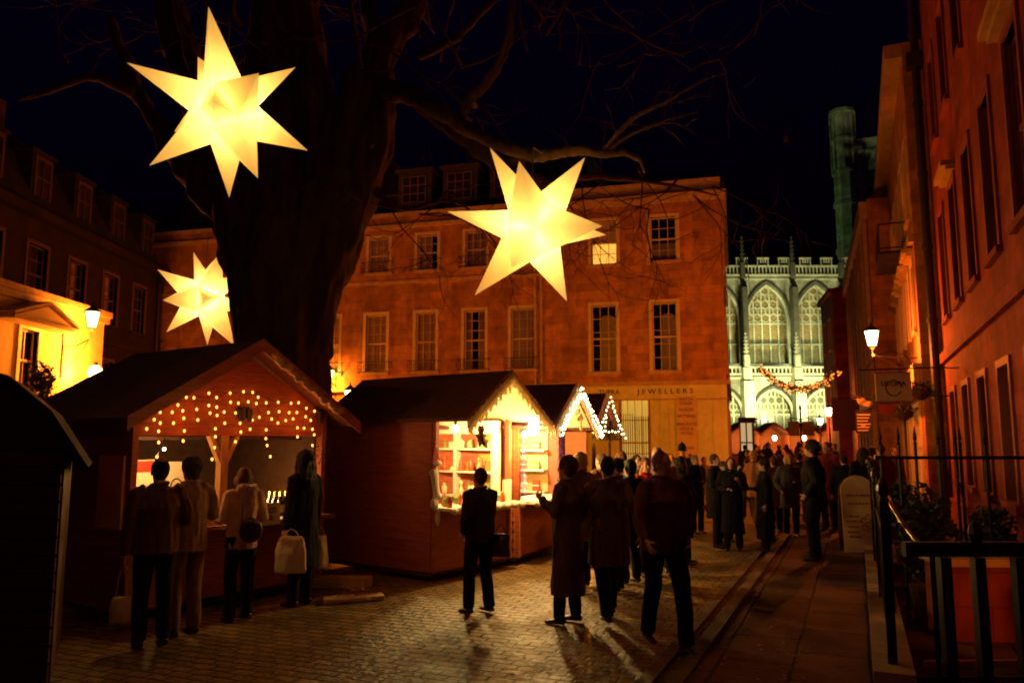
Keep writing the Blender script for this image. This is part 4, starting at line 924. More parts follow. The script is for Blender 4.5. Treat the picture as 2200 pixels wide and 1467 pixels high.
ct=thing('small_christmas_tree','small dark Christmas tree dotted with pale lights beyond the tinsel stall gable','Christmas tree',Vector((2.1,17.2,1.95)),0)
l=MB()
for k in range(1500):
    z_=rnd.random()**1.5*.85; r_=(.36*(1-z_/.9))*rnd.uniform(.4,1); a=rnd.uniform(0,6.28); p=Vector((r_*math.cos(a),r_*math.sin(a),z_)); u_=Vector((math.cos(a),math.sin(a),-.4))*.06; v_=Vector((-math.sin(a),math.cos(a),0))*.014
    l.poly([p+v_,p+u_,p-v_])
l.build('foliage',mat('conifer_leaf',(.04,.06,.025),.6),ct); MB().cyl((0,0,-1.95),(0,0,.8),.03).build('stem',bark,ct)
first=None
for k in range(24):
    z_=.04+.74*k/24; r_=.37*(1-z_/.9); a=k*2.1; p=(r_*math.cos(a),r_*math.sin(a)-.01,z_)
    if first is None: first=MB().ell((0,0,0),(.017,.017,.02),1).build('bulb',e_fairyw,ct,smooth=True); q=first
    else: q=first.copy(); col.objects.link(q)
    q.parent=ct; q.location=p
# ---------------------------------------------------------------- street lamps and signs
def lantern(name,label,loc,power,c=SOD,s=1.0,em=None,arm=None,group=None,post=None):
    o=thing(name,label,'street lamp',loc,0,group)
    MB().tube([(0,0,0),(0,0,.34*s)],[.10*s,.17*s],6,side=(1,0,0)).build('lamp_glass',em or e_sod,o)
    f=MB()
    for k in range(6):
        a=k*math.pi/3; f.cyl((.102*s*math.cos(a),.102*s*math.sin(a),0),(.172*s*math.cos(a),.172*s*math.sin(a),.34*s),.008*s,seg=4)
    f.tube([(0,0,.345*s),(0,0,.36*s),(0,0,.47*s),(0,0,.49*s),(0,0,.6*s)],[.2*s,.2*s,.06*s,.035*s,.004],6,side=(1,0,0)).tube([(0,0,-.1*s),(0,0,-.006)],[.03*s,.11*s],6,side=(1,0,0)); f.build('lamp_frame',iron,o)
    if arm is not None:
        A=Vector(arm)-Vector(loc); b=MB(); b.tube([(0,0,-.1*s),(0,0,-.25*s),A*.5+Vector((0,0,-.35*s)),A+Vector((0,0,-.3*s))],.022,7); b.tube([(0,0,-.2*s),A*.35+Vector((0,0,-.55*s)),A+Vector((0,0,-.9*s))],.013,6); b.tube([A+Vector((0,0,-1*s)),A+Vector((0,0,.1))],.03,6); b.build('bracket',iron,o)
    if post:
        b=MB(); b.lathe((0,0,-loc[2]),[(.16,0),(.16,.3),(.09,.4),(.075,1.1),(.055,1.2),(.045,loc[2]-.2),(.03,loc[2]-.1)],10); b.build('post',iron,o)
    if power: plight(o,(0,0,-.22*s),power,c,.09)
    return o
def onl(b_,px,py): p=onwall(b_,px,py); return W(b_,(p[0],0,p[1]))
# left lantern on bracket by cream house
lw=Vector((-12.6,24.6,0)); p=at(197,703,22.2)
lantern('wall_lantern','glaring wall lantern on a bracket beside the cream house at left',p,1200,(1,.22,.012),1.25,arm=Vector((-12.58,22.0,p.z-.2)))
p=at(204,800,22.6); o=thing('round_glow_lamp','lower glaring lamp just under the bracket lantern at left','street lamp',p)
MB().ell((0,0,0),(.2,.2,.22),2).build('lamp_glass',e_sod,o,smooth=True); MB().cyl((0,0,-.2),(0,0,-p.z),.03).cyl((0,0,.2),(0,0,.3),.06).build('post',iron,o); plight(o,(-.25,-.25,0),800,(1,.24,.015),.12)
# right hanging lantern
p=at(1874,742,22); a=W0+RV*17.6; lantern('hanging_lantern','bright lantern on a long bracket over the street before the ochre house',p,1000,(1,.15,.008),1.15,arm=Vector((a.x+.2,22.3,p.z+.1)),em=emis('bright_lamp_glass',(1,.72,.33),20))
p=at(1781,893,46); lantern('far_street_lamp','higher of the two small far street lamps before the church',p,500,SOD,1.3,arm=None,post=True,em=emis('bright_lamp_glass',(1,.72,.33),20))
p=at(1762,912,56); lantern('far_street_lamp','lower of the two small far street lamps before the church',p,500,SOD,1.3,arm=None,post=True,em=emis('bright_lamp_glass',(1,.72,.33),20))
# lamp behind trunk on terrace ground floor
p=W(tb,(onwall(tb,722,812)[0],-.45,onwall(tb,722,812)[1])); lantern('terrace_lantern','small bright lantern on the terrace front just right of the trunk',p,380,(1,.25,.02),.8,arm=p+Vector((.12,.44,0)))
# shop lamps on jewellers (swan necks hidden above the crowd)
for i,(x,lb_) in enumerate(((1.4,'left'),(6.2,'right'))):
    p=W(jb,(x,-1.1,2.0))
# off-frame lamp behind the viewer, and two added posts lighting the facades
lantern('fill_lamp_post','lamp post on the near side of the square, behind the viewer',Vector((-2.2,-3.2,7.4)),105,(1,.12,.01),1.0,post=True)
lantern('fill_lamp_post','added lamp post behind the stalls at left, lighting the terrace front',Vector((-4.6,22.5,3.0)),750,(1,.16,.008),1.0,post=True)
lantern('fill_lamp_post','added lamp post hidden behind the tinsel stall row, lighting the shopfront',Vector((2.15,21.0,2.2)),1150,(1,.32,.006),.8,post=True)
# utopia sign
o=thing('hanging_sign','pale hanging shop sign reading UTOPIA with a ring emblem on an iron bracket','sign',at(1917,800,17.2),R(-8))
hw=.365; b=MB().bx(-hw,hw,-.025,.025,-.62,-.02).build('board',mat('sign_board',(.55,.36,.18),.6,.12,4),o)
MB().bx(-hw-.012,hw+.012,-.03,.03,-.655,-.621).bx(-hw-.012,hw+.012,-.03,.03,-.019,.005).build('board_frame',mat('sign_frame',(.3,.1,.04),.6),b)
text('UTOPIA',.145,'lettering',ink,b,Matrix.Translation((0,-.029,-.25))@FRONT)
MB().tube([(.16*math.cos(a),-.031,-.34+.17*math.sin(a)) for a in [i*math.pi/14 for i in range(27)]],.011,5).build('ring_emblem',ink,b)
MB().cyl((-.7,0,.06),(1.0,0,.1),.016).tube([(-.55,0,.07),(-.3,0,.38),(0,0,.47),(.3,0,.36),(.45,0,.1)],.01,5).cyl((-.25,0,.07),(-.25,0,0),.006).cyl((.25,0,.07),(.25,0,0),.006).build('bracket',iron,o)
o=thing('hanging_sign','small dark bar with a red pennant hanging below the UTOPIA sign','sign',at(1908,853,19),R(-8))
MB().bx(-.26,.26,-.03,.03,-.16,0).build('dark_bar',mat('maroon',(.16,.02,.02),.6),o); MB().prism([(-.25,0,-.17),(.2,0,-.17),(.12,0,-.33),(-.04,0,-.46),(-.18,0,-.36)],(0,.02,0)).build('red_pennant',mat('sign_red',(.7,.1,.03),.6),o)
MB().cyl((-.3,0,.02),(1.5,.3,.04),.014).build('bracket',iron,o)
o=thing('menu_board','dark hanging board with pale ruled lines under the signs','sign',at(1854,884,23),R(-5))
MB().bx(-.22,.22,-.03,.03,-.62,0).build('board',mat('board_black',(.02,.012,.02),.5),o)
b=MB()
for k in range(6): b.bx(-.19,.19-.04*(k%3),-.035,-.031,-.1-.09*k,-.08-.09*k)
b.build('ruled_line',paper,o); MB().bx(-.08,.04,-.036,-.032,-.43,-.36).build('orange_emblem',mat('board_orange',(.7,.25,.05),.6),o)
MB().cyl((-.26,0,.03),(1.5,.3,.05),.014).build('bracket',iron,o)
o=thing('projecting_sign','dark square shop sign furthest down the ochre house front','sign',at(1818,858,33),R(-5)); MB().bx(-.6,.5,-.04,.04,-1.3,0).build('board',mat('board_brown',(.1,.03,.02),.6),o); MB().cyl((-.6,0,.05),(1.6,.2,.05),.02).build('bracket',iron,o)
o=thing('shop_flag','pale drooping flag between the UTOPIA sign and the ochre house','flag',at(1862,846,24),0)
b=MB()
for k in range(7):
    for j in range(4):
        def q(i,jj): return (-.3+.5*i/9,.05*math.sin(i*1.3+jj),-.05-.3*jj/5-.15*math.sin(i/9*1.6)*(1-jj*.05))
        b.poly([q(k,j),q(k+1,j),q(k+1,j+1),q(k,j+1)])
b.build('cloth',mat('flag_cloth',(.3,.22,.1),.8,.25,3),o); MB().cyl((-.52,0,-.03),(1.1,0,-.5),.015).build('pole',iron,o)
leafm=mat('plant_leaf',(.05,.08,.03),.6,.4,8)
def basket(px,py,Y,lb_,rr=.3):
    o=thing('hanging_basket',lb_,'hanging basket',at(px,py,Y),0)
    b=MB(); b.tube([(0,0,-.22),(0,0,-.12),(0,0,0)],[.05,.2,.24],12).build('basket_bowl',mat('coir',(.12,.06,.03),.9,.3,10),o) if False else MB().tube([(0,0,-.22),(0,0,-.12),(0,0,0)],[.05,.2,.24],12).build('basket_bowl',mat('coir',(.12,.06,.03),.9,.3,10),o)
    l=MB()
    for k in range(420):
        a=rnd.uniform(0,6.28); e=rnd.uniform(-.8,1.2); r_=rr*rnd.uniform(.4,1); p=Vector((r_*math.cos(a)*math.cos(e*.8),r_*math.sin(a)*math.cos(e*.8),r_*math.sin(e)*.8)); u_=Vector([rnd.uniform(-1,1) for _ in range(3)]).normalized()*.035; v_=Vector([rnd.uniform(-1,1) for _ in range(3)]).normalized()*.02
        l.poly([p-u_,p+v_,p+u_,p-v_])
    l.build('foliage',leafm,o)
    MB().cyl((0,0,0),(0,0,.5),.006,seg=4).cyl((-.05,0,.5),(.9,.05,.5),.014).build('hanging_bracket',iron,o)
basket(1978,838,17.5,'dark hanging basket right of the UTOPIA sign'); basket(1941,885,20,'smaller hanging basket below and right of the red pennant',.26)
# shrub on the cream house
o=thing('wall_shrub','dark bushy shrub against the cream house front above the dark booth','shrub',at(88,850,19.2)-Vector((0,0,.3)),0)
l=MB()
for k in range(1600):
    v=Vector([rnd.gauss(0,1) for _ in range(3)]); v=v.normalized()*rnd.random()**.5; p=Vector((v.x*.33,v.y*.3,.55+v.z*.6)); p+=Vector((noise.noise(p*5),0,noise.noise(p*4+Vector((3,1,2)))))*.12
    u_=Vector([rnd.uniform(-1,1) for _ in range(3)]).normalized()*.05; w_2=Vector([rnd.uniform(-1,1) for _ in range(3)]).normalized()*.028; l.poly([p-u_,p+w_2,p+u_,p-w_2])
l.build('foliage',leafm,o); MB().cyl((0,0,-2.4),(0,0,.4),.04).build('stem',bark,o); 
# garland across street
gl=thing('street_garland','sagging garland of red and gold lights strung across the street before the church','garland',at(1720,830,40),0)
g=MB(); e1=[];  gp=[]
for i in range(61):
    t=i/60; px=1632+172*t; py=791+(1-(2*t-1)**2)*43+4*t; p=at(px,py,40)-gl.location; gp.append(p)
g.tube([Vector((at(1585,770,40)-gl.location))]+gp+[Vector((at(1835,770,40)-gl.location))],.012,5); g.build('cable',cordm,gl)
bm_=MB()
for i in range(1300):
    p=gp[rnd.randrange(61)]+Vector([rnd.gauss(0,.1) for _ in range(3)]); u_=Vector([rnd.uniform(-1,1) for _ in range(3)]).normalized()*.07; v_=Vector([rnd.uniform(-1,1) for _ in range(3)]).normalized()*.04
    bm_.poly([p-u_,p+v_,p+u_,p-v_])
bm_.build('tinsel',mat('red_tinsel',(.25,.03,.015),.5),gl)
first=None
for i in range(95):
    p=gp[int(i/94*60)]+Vector([rnd.gauss(0,.1) for _ in range(3)])
    if first is None: first=MB().ell((0,0,0),.06,1).build('bulb',emis('garland_bulb',(1,.3,.03),1.6),gl); c=first
    else: c=first.copy(); col.objects.link(c)
    c.parent=gl; c.location=p
# two boards on pole
o=thing('sign_post','dark post carrying two pale yellow boards before the far market row','sign',Vector((at(1720,900,45).x,45,0)),0)
zt=at(1720,868,45).z; MB().lathe((0,0,0),[(.12,0),(.07,.5),(.06,zt-.3),(.1,zt-.25),(.02,zt)],8).build('post',iron,o)
z0,z1=at(1720,936,45).z,at(1720,905,45).z
MB().bx(-.72,-.1,-.03,.03,z0,z1).build('board',mat('board_yellow',(.75,.5,.12),.6),o); MB().bx(.1,.72,-.03,.03,z0,z1).build('board',mat('board_yellow',(.75,.5,.12),.6),o)
MB().tube([(-.75,0,z1+.05),(-.4,0,z1+.2),(0,0,z1+.1),(.4,0,z1+.2),(.75,0,z1+.05)],.025,6).build('scroll_arm',iron,o)
# small glazed kiosk frame by jewellers far side
o=thing('shop_bay','dark framed lit bay window jutting out at the far side of the corner building','bay window',CJ+Vector((.314,.95,0))*9.5,math.atan2(.95,.314)-R(90))
MB().bx(0,.6,0,1.6,0,.9).build('bay_base',wooddark,o); b=MB(); b.bx(-.05,.7,-.05,1.7,2.75,3.0)
for x,y in((.02,.02),(.3,.02),(.58,.02),(.58,1.58),(.58,.8)): b.bx(x-.03,x+.03,y-.03,y+.03,.9,2.75)
b.bx(-.02,.62,-.02,.03,1.8,1.86); b.build('bay_frame',wooddark,o); MB().bx(.03,.55,.06,1.5,.92,2.73).build('lit_display',emis('bay_light',(1,.75,.35),.45),o)
# sandwich board
pb=gnd(1853,1187); o=thing('sandwich_board','pale round topped sandwich board with faded writing and a flower of rings, before the railings','sign',pb,R(-6))
hw=.29; zt=1.33; pts=[(-hw,0,.0),(hw,0,.0)]+[(hw*math.cos(a),0,zt-hw+hw*math.sin(a)) for a in [i*math.pi/16 for i in range(17)]]
sb=MB(); T=Matrix.Rotation(R(-5),4,'X'); sb.prism([T@Vector(p) for p in pts],(0,.02,0)); s_=sb.build('front_board',mat('board_cream',(.62,.42,.24),.55,.15,4),o)
sb=MB(); T2=Matrix.Translation((0,.34,0))@Matrix.Rotation(R(7),4,'X'); sb.prism([T2@Vector((p[0],p[1],p[2])) for p in pts],(0,.02,0)); sb.build('rear_board',wooddark,o)
b=MB()
for z_,a,c_ in((.98,-.2,.22),(.84,-.17,.2),(.62,-.22,-.02),(.53,-.22,.0),(.44,-.2,-.03),(.35,-.22,-.02),(.27,-.2,0)):
    x=a
    while x<c_:
        w_1=rnd.uniform(.02,.05); b.box(tuple(T@Vector((x+w_1/2,-.004,z_+rnd.uniform(-.004,.004)))),(w_1,.004,rnd.uniform(.018,.035))); x+=w_1+.014
b.build('faded_writing',mat('faded_ink',(.2,.07,.04),.7,.3,12),s_)
b=MB()
for cx,cz in((.13,.62),(.2,.54),(.12,.49),(.05,.56),(.06,.44),(.15,.40),(.22,.32)):
    b.tube([T@Vector((cx+.035*math.cos(a),-.006,cz+.035*math.sin(a))) for a in [i*math.pi/6 for i in range(11)]],.005,4)
b.build('flower_rings',mat('ring_ink',(.12,.02,.02),.6),s_)
# ---------------------------------------------------------------- railings
def spear(mb,x,y,z,s=1):
    mb.lathe((x,y,z),[(.01,0),(.03*s,.03),(.012,.05),(.03*s,.09),(.022*s,.13),(.003,.24)],6)
rl=thing('area_railing','long run of black spear topped iron railings beside the pavement at right','railing',L0,ROT-R(0))
b=MB(); b.bx(0,15,-.02,.02,1.13,1.17); b.bx(0,15,-.02,.02,.28,.31); b.build('rail',iron,rl)
b=MB(); k=0
while k*.125<15: b.cyl((k*.125,0,.16),(k*.125,0,1.32),.011,seg=6); spear(b,k*.125,0,1.3,.7); k+=1
b.build('spear_bars',iron,rl)
for k in range(6):
    b=MB(); x=k*3.0; b.bx(x-.035,x+.035,-.035,.035,.15,1.45); b.lathe((x,0,1.45),[(.05,0),(.03,.03),(.055,.08),(.05,.13),(.01,.2)],8); b.build('post',iron,rl)
pl=thing('railing_plinth','low stone plinth under the long black railings','kerb',L0,ROT); MB().bx(-.3,15,-.15,.15,0,.155).build('stone',stone_plain,pl)
nr=thing('near_railing','nearest railing return with three thick square posts and a heavy top rail at lower right','railing',(3.1,6.42,0),0)
b=MB(); b.bx(0,3.4,-.04,.04,1.04,1.15); b.bx(0,3.4,-.02,.02,.10,.13); b.build('rail',iron,nr)
for x in(.31,.58,.9): MB().bx(x-.042,x+.042,-.042,.042,.0,1.03).build('post',iron,nr)
MB().bx(.88,.93,-.07,-.043,.55,.68).build('latch',iron,nr); MB().lathe((.58,0,1.15),[(.04,0),(.06,.06),(.05,.12),(.01,.17)],8).build('finial',iron,nr)
b=MB()
for x in(.22,): b.cyl((x,0,.1),(x,0,1.04),.02,seg=6)
b.build('thin_bar',iron,nr)
tr2=thing('tall_spear_railing','tall black railing with long spears crossing behind the near railing at right','railing',(4.35,9.6,0),0)
b=MB(); b.bx(0,1.95,-.018,.018,1.72,1.76); b.bx(0,1.95,-.018,.018,.2,.24); b.build('rail',iron,tr2)
for k,x in enumerate((.08,.3,.5,.78,.98,1.04,1.34)): b=MB().cyl((x,0,0),(x,0,1.9),.02,seg=6); spear(b,x,0,1.88,.9); b.build('spear_bar',iron,tr2)
hr=thing('curved_handrail','thin curved handrail catching the light, sloping down behind the railings','handrail',(0,0,0),0)
pp=[at(1906,1060,8.6),at(1915,1085,8.3),at(1935,1118,8.0),at(1965,1158,7.7),at(1985,1176,7.6),at(2005,1178,7.55)]
q=pp[0]; hr.location=(q.x,q.y,0)
MB().tube([p-hr.location for p in pp],.02,8).build('rail',ironb,hr,smooth=True); MB().cyl(pp[0]-hr.location,(0,0,.0),.02).build('post',iron,hr); MB().cyl(pp[-1]-hr.location,Vector((pp[-1].x,pp[-1].y,0))-hr.location,.02).build('post',iron,hr)
wb=thing('stone_step_block','ochre lit stone block wall seen through the near railing','wall',(4.28,8.0,0),R(-4))
MB().bx(0,1.6,0,.5,0,.72).build('block',stone_red,wb); MB().bx(-.04,1.64,-.06,.54,.723,.8).build('coping',stone_plain,wb)
sp=thing('step_pipe','pale metal edging strip low down inside the near railing','edging',(3.45,6.9,.07),R(2)); MB().bx(0,1.6,-.02,.02,0,.05).build('strip',mat('pale_metal',(.8,.6,.35),.35,metal=.6),sp)
bn=thing('litter_bin','small dark bin standing in front of the ochre stone block','bin',(4.88,7.62,0),R(5)); MB().tube([(0,0,0),(0,0,.5)],[.11,.13],12).build('bin_body',iron,bn); MB().tube([(0,0,.503),(0,0,.54)],[.15,.14],12).build('bin_lid',iron,bn)
# floodlights of the church
def flood(loc,target,power,c,ang,label):
    o=thing('floodlight',label,'floodlight',loc,0); d_=(Vector(target)-Vector(loc)).normalized()
    MB().box((0,0,-.2),(.24,.2,.16)).bx(-.04,.04,-.04,.04,-loc[2],-.35).build('housing',iron,o)
    l=bpy.data.lights.new('light','SPOT'); l.energy=power; l.color=c; l.spot_size=R(ang); l.spot_blend=.6; l.shadow_soft_size=.25
    q=bpy.data.objects.new('light',l); col.objects.link(q); q.parent=o; q.location=(0,0,.15); q.rotation_euler=d_.to_track_quat('-Z','Y').to_euler()
GW=(1,.95,.42)
for x,lb_ in((24,'leftmost'),(30,'middle'),(37,'rightmost')): flood((x,78,4.2),(x,90,11),7500,GW,84,f'{lb_} floodlight lighting the church front')
for x,lb_ in((26.6,'left'),(32.2,'centre'),(38,'right')): flood((x,87.4,9.9),(x,90.3,15),700,(.85,1,.5),140,f'{lb_} floodlight on the church aisle roof')
flood((5,101,8.0),(45.6,104,34),9000,(.6,1,.3),70,'floodlight aimed at the turret of the church tower')

# potted shrubs behind the railings
for i,(px,py,Y,lb_) in enumerate(((1985,1035,9.0,'tall dark potted shrub close behind the spear railings'),(2125,1085,10.4,'dark potted shrub against the red wall at the right'),(1935,1030,12.2,'dark potted shrub farther along behind the spear railings'))):
    t=at(px,py,Y); o=thing('potted_shrub',lb_,'shrub',(t.x,t.y,0)); MB().tube([(0,0,0),(0,0,.35)],[.16,.22],12).build('pot',stone_dark,o); MB().cyl((0,0,.3),(0,0,t.z*.6),.03).build('stem',bark,o)
    l=MB()
    for k in range(1500):
        v=Vector([rnd.gauss(0,1) for _ in range(3)]); v=v.normalized()*rnd.random()**.4; hz_=t.z/2-.15; p=Vector((v.x*.3,v.y*.3,.3+hz_+v.z*hz_)); p*=1+.12*noise.noise(p*5)
        u_=Vector([rnd.uniform(-1,1) for _ in range(3)]).normalized()*.045; w_2=Vector([rnd.uniform(-1,1) for _ in range(3)]).normalized()*.025; l.poly([p-u_,p+w_2,p+u_,p-w_2])
    l.build('foliage',leafm,o)

flood((4.55,6.9,.45),(4.7,8.0,.35),13,(1,.2,.01),110,'small added floodlight low behind the near railing to brighten the stone block')  # unseen floodlight added to light up the stone block
# ---------------------------------------------------------------- people
def skinmat(name,c):
    return mat(name,c,.5,.1,12,.1,60,spec=.4)
skin=skinmat('skin',(.5,.27,.17)); eyem=mat('eye',(.03,.02,.02),.2); lipm=mat('lips',(.4,.13,.1),.5)
def cloth(name,c,rough=.9): return mat('cloth_'+name,c,rough,.22,9,.35,90,spec=.15)
ARM={'down':((.06,-.03,-.285),(.075,.03,-.545)),'bag':((.05,-.01,-.29),(.07,.02,-.56)),'pocket':((.10,-.08,-.27),(.03,.07,-.46)),'fore':((.07,-.03,-.28),(.03,.2,-.27)),'cup':((.08,.02,-.27),(-.02,.24,-.13)),'clasp':((.07,-.02,-.28),(-.13,.2,-.27)),'reach':((.07,.1,-.25),(.05,.36,-.2)),'swing':((.08,.1,-.27),(.08,.27,-.45)),'back':((.08,-.14,-.25),(.09,-.2,-.5))}
NPER=0
def person(label,pos,h=1.72,face=0,arms=('down','down'),stride=0,coat='brown',coatlen=.82,coatw=1.0,trou='black',hair='short',hairc='dark',vox=.012,hat=None,hood=False,group=None,headyaw=0,headtilt=0,lean=0,scarf=None,build_=1.0,fingers=True,bald=False):
    """pos: feet on the ground; face: heading in degrees clockwise from away-from-camera"""
    global NPER; NPER+=1
    s=h/1.75; S=lambda p: Vector(p)*s
    hip=.93; sh=1.43; L=Vector((0,lean*.01,0))
    hips={-1:Vector((-.095,0,hip)),1:Vector((.095,0,hip))}
    st=stride
    ank={-1:Vector((-.11,st*.38,.085+(.05 if st<0 and abs(st)>.3 else 0))),1:Vector((.11,-st*.38,.085))}
    if st: ank[1].z+=.07*abs(st); 
    kn={}
    for k in(-1,1): m_=(hips[k]+ank[k])/2; kn[k]=m_+Vector((0,.035+.05*abs(st),.02))
    shd={k:Vector((k*.185*build_,-.005,sh))+L*1.0 for k in(-1,1)}
    elb={};wr={}
    for i,k in enumerate((-1,1)):
        e,w=ARM[arms[i]]; elb[k]=shd[k]+Vector((k*e[0],e[1],e[2])); wr[k]=shd[k]+Vector((k*w[0],w[1],w[2]))
    hc=Vector((0,.015,1.625))+L*1.15
    HM=Matrix.Translation(hc)@Matrix.Rotation(R(headyaw),4,'Z')@Matrix.Rotation(R(headtilt),4,'X')@Matrix.Translation(-hc)
    b=MB()
    # torso, limbs
    b.tube([S((0,0,.9)),S((0,.0,1.0)),S((0,.005,1.12))+L*.5*s,S((0,.01,1.3))+L*.8*s,S((0,0,1.42))+L*s,S((0,0,1.49))+L*s],[(.15*s,.105*s),(.155*s,.11*s),(.135*s,.1*s),(.17*s,.115*s),(.15*s,.09*s),(.06*s,.06*s)],14,side=(1,0,0))
    b.tube([S((0,-.01,1.44))+L*s,S((0,0,1.53))+L*s,S(hc+Vector((0,-.005,-.03)))],[.062*s,.056*s,.06*s],10)
    for k in(-1,1):
        b.tube([S(hips[k]),S((hips[k]*.6+kn[k]*.4)),S(kn[k]),S(kn[k]*.6+ank[k]*.4),S(ank[k])],[.09*s,.078*s,.055*s,.056*s,.036*s],10)
        b.tube([S(ank[k]),S(ank[k]+Vector((0,.02,-.03))),S(ank[k]+Vector((0,.09,-.05)))],[.03*s,.024*s,.012*s],8)
        b.tube([S(shd[k]+Vector((-k*.05,0,.0))),S(shd[k]),S((shd[k]+elb[k])/2),S(elb[k]),S((elb[k]*.6+wr[k]*.4)),S(wr[k])],[.05*s,.052*s,.045*s,.037*s,.035*s,.024*s],10)
        d=(wr[k]-elb[k]).normalized(); wax=Vector((0,1,0))-d*d.y
        if abs(d.y)>.75: wax=Vector((0,0,1))-d*d.z
        wax.normalize(); n=d.cross(wax); n=n if n.x*k<0 else -n   # palm side faces the body
        p0=wr[k]; b.tube([S(p0-d*.01),S(p0+d*.03),S(p0+d*.085)],[(.026*s,.018*s),(.036*s,.015*s),(.038*s,.012*s)],10,side=wax)
        if fingers:
            for j,(o_,fl) in enumerate(((-.029,.062),(-.01,.074),(.01,.08),(.029,.072))):
                a=p0+d*.08+wax*o_; m1=a+(d*.85+n*.35).normalized()*fl*.5; m2=m1+(d*.5+n*.8).normalized()*fl*.5
                b.tube([S(a),S(m1),S(m2)],[.0095*s,.009*s,.0075*s],6)
            a=p0+d*.025+wax*.03; b.tube([S(a),S(a+(d*.7+wax*.6+n*.3)*.035),S(a+(d*1.2+wax*.75+n*.7)*.05)],[.012*s,.011*s,.009*s],6)
    # head
    hs=MB(); hs.b.free(); hs.b=b.b
    Sc=Matrix.Scale(s,4)
    M=Sc@HM
    b.ell(hc+Vector((0,-.012,.025)),(.073,.09,.1),3,M=M); b.ell(hc+Vector((0,.02,-.05)),(.055,.066,.066),2,M=M); b.ell(hc+Vector((0,.06,-.088)),(.025,.022,.02),1,M=M)
    b.tube([M@(hc+Vector((0,.078,.02))),M@(hc+Vector((0,.1,-.025)))],[.008*s,.015*s],6); b.ell(hc+Vector((0,.082,-.028)),(.016,.016,.011),1,M=M)
    b.ell(hc+Vector((0,.072,-.06)),(.024,.012,.01),1,M=M)
    for k in(-1,1):
        b.ell(hc+Vector((k*.075,-.005,-.01)),(.011,.02,.031),1,M=M); b.ell(hc+Vector((k*.03,.07,.032)),(.02,.013,.008),1,M=M); b.ell(hc+Vector((k*.035,.06,-.02)),(.02,.018,.018),1,M=M)
    Mi=M.inverted()
    def mf(c):
        q=Mi@c-hc
        for k in(-1,1):
            if (q-Vector((k*.03,.08,.01))).length<.013: return 1
        if (q-Vector((0,.084,-.062))).length<.02 and abs(q.z+.062)<.008: return 2
        return 0
    bodyo=bake('person',b,[skin,eyem,lipm],None,vox*.75,2,matfn=mf)
    bodyo.location=pos; bodyo.rotation_euler=(0,0,R(-face)); tag(bodyo,label,'person',group)
    o=bodyo
    # trousers
    b=MB()
    if coatlen>.35: 
        b.tube([S((0,0,.86)),S((0,0,.98)),S((0,0,1.05))],[(.15*s,.115*s),(.16*s,.12*s),(.14*s,.11*s)],12,side=(1,0,0))
    for k in(-1,1):
        b.tube([S(hips[k]+Vector((0,0,.04))),S(hips[k]*.6+kn[k]*.4),S(kn[k]),S(kn[k]*.5+ank[k]*.5),S(ank[k]+Vector((0,.01,-.02)))],[.105*s,.095*s,.078*s,.072*s,.068*s],12)
    bake('trousers',b,[cloth(*trou) if isinstance(trou,tuple) else cloth(trou,PAL[trou])],o,vox,2,nz=.013*s,nscale=(10,10,4))
    # shoes
    for k in(-1,1):
        b=MB(); a=ank[k]; b.tube([S(a+Vector((0,-.055,-.05))),S(a+Vector((0,0,-.045))),S(a+Vector((0,.08,-.055))),S(a+Vector((0,.165,-.065))),S(a+Vector((0,.19,-.068)))],[(.034*s,.03*s),(.04*s,.036*s),(.043*s,.028*s),(.036*s,.019*s),(.015*s,.01*s)],10,side=(1,0,0)).tube([S(a+Vector((0,0,-.04))),S(a+Vector((0,-.005,.03)))],[.045*s,.045*s],8)
        bake('shoe',b,[mat('shoe_leather',(.03,.018,.012),.35,.2,10)],o,max(vox*.7,.008),1)
    # coat
    b=MB(); hz=coatlen; cw=coatw*build_
    prof=[(hz,.205*cw if hz<.7 else .178*cw,.15*cw if hz<.7 else .13*cw)]
    if hz<.8: prof.append((.9,.18*cw,.14*cw))
    prof+= [(1.02,.172*cw,.132*cw),(1.14,.165*cw,.128*cw),(1.3,.19*cw,.138*cw),(1.41,.185*build_,.115),(1.47,.12,.09),(1.505,.078,.075)]
    b.tube([S((0,.0,z))+L*s*max(0,(z-.9)/.5) for z,_,_ in prof],[(rx*s,ry*s) for _,rx,ry in prof],18,side=(1,0,0))
    for k in(-1,1):
        q=wr[k]-(wr[k]-elb[k]).normalized()*.005
        b.tube([S(shd[k]+Vector((-k*.07,0,.01))),S(shd[k]+Vector((k*.0,0,-.005))),S((shd[k]*.5+elb[k]*.5)),S(elb[k]),S((elb[k]+q)/2),S(q)],[.07*s,.074*s,.068*s,.06*s,.056*s,.046*s],12)
    if hood: b.ell((0,-.1,1.5),(.14,.09,.085),2,M=Sc); b.ell((0,-.13,1.44),(.11,.06,.09),2,M=Sc)
    cm=cloth(*coat) if isinstance(coat,tuple) else cloth(coat,PAL[coat])
    ct_=bake('long_coat' if hz<.7 else 'jacket',b,[cm],o,vox,2,nz=.02*s,nscale=(10,10,2.6))
    # collar
    b=MB(); ring=[S((.075*math.cos(a),.068*math.sin(a)-.003,1.51+.012*math.cos(a*1)))+L*s for a in [i*math.pi/8 for i in range(17)]]; b.tube(ring,.022*s,6)
    bake('scarf' if scarf else 'collar',b,[cloth(*scarf) if scarf else (cloth('hoodlining',(.01,.008,.008)) if hood else cm)],o,.012,1,nz=.004,nscale=(20,20,20))
    # hair
    hm=mat('hair_'+hairc,HAIR[hairc],.6,.35,30,.6,60,spec=.25,stretch=(6,6,1))
    b=MB(); T=M
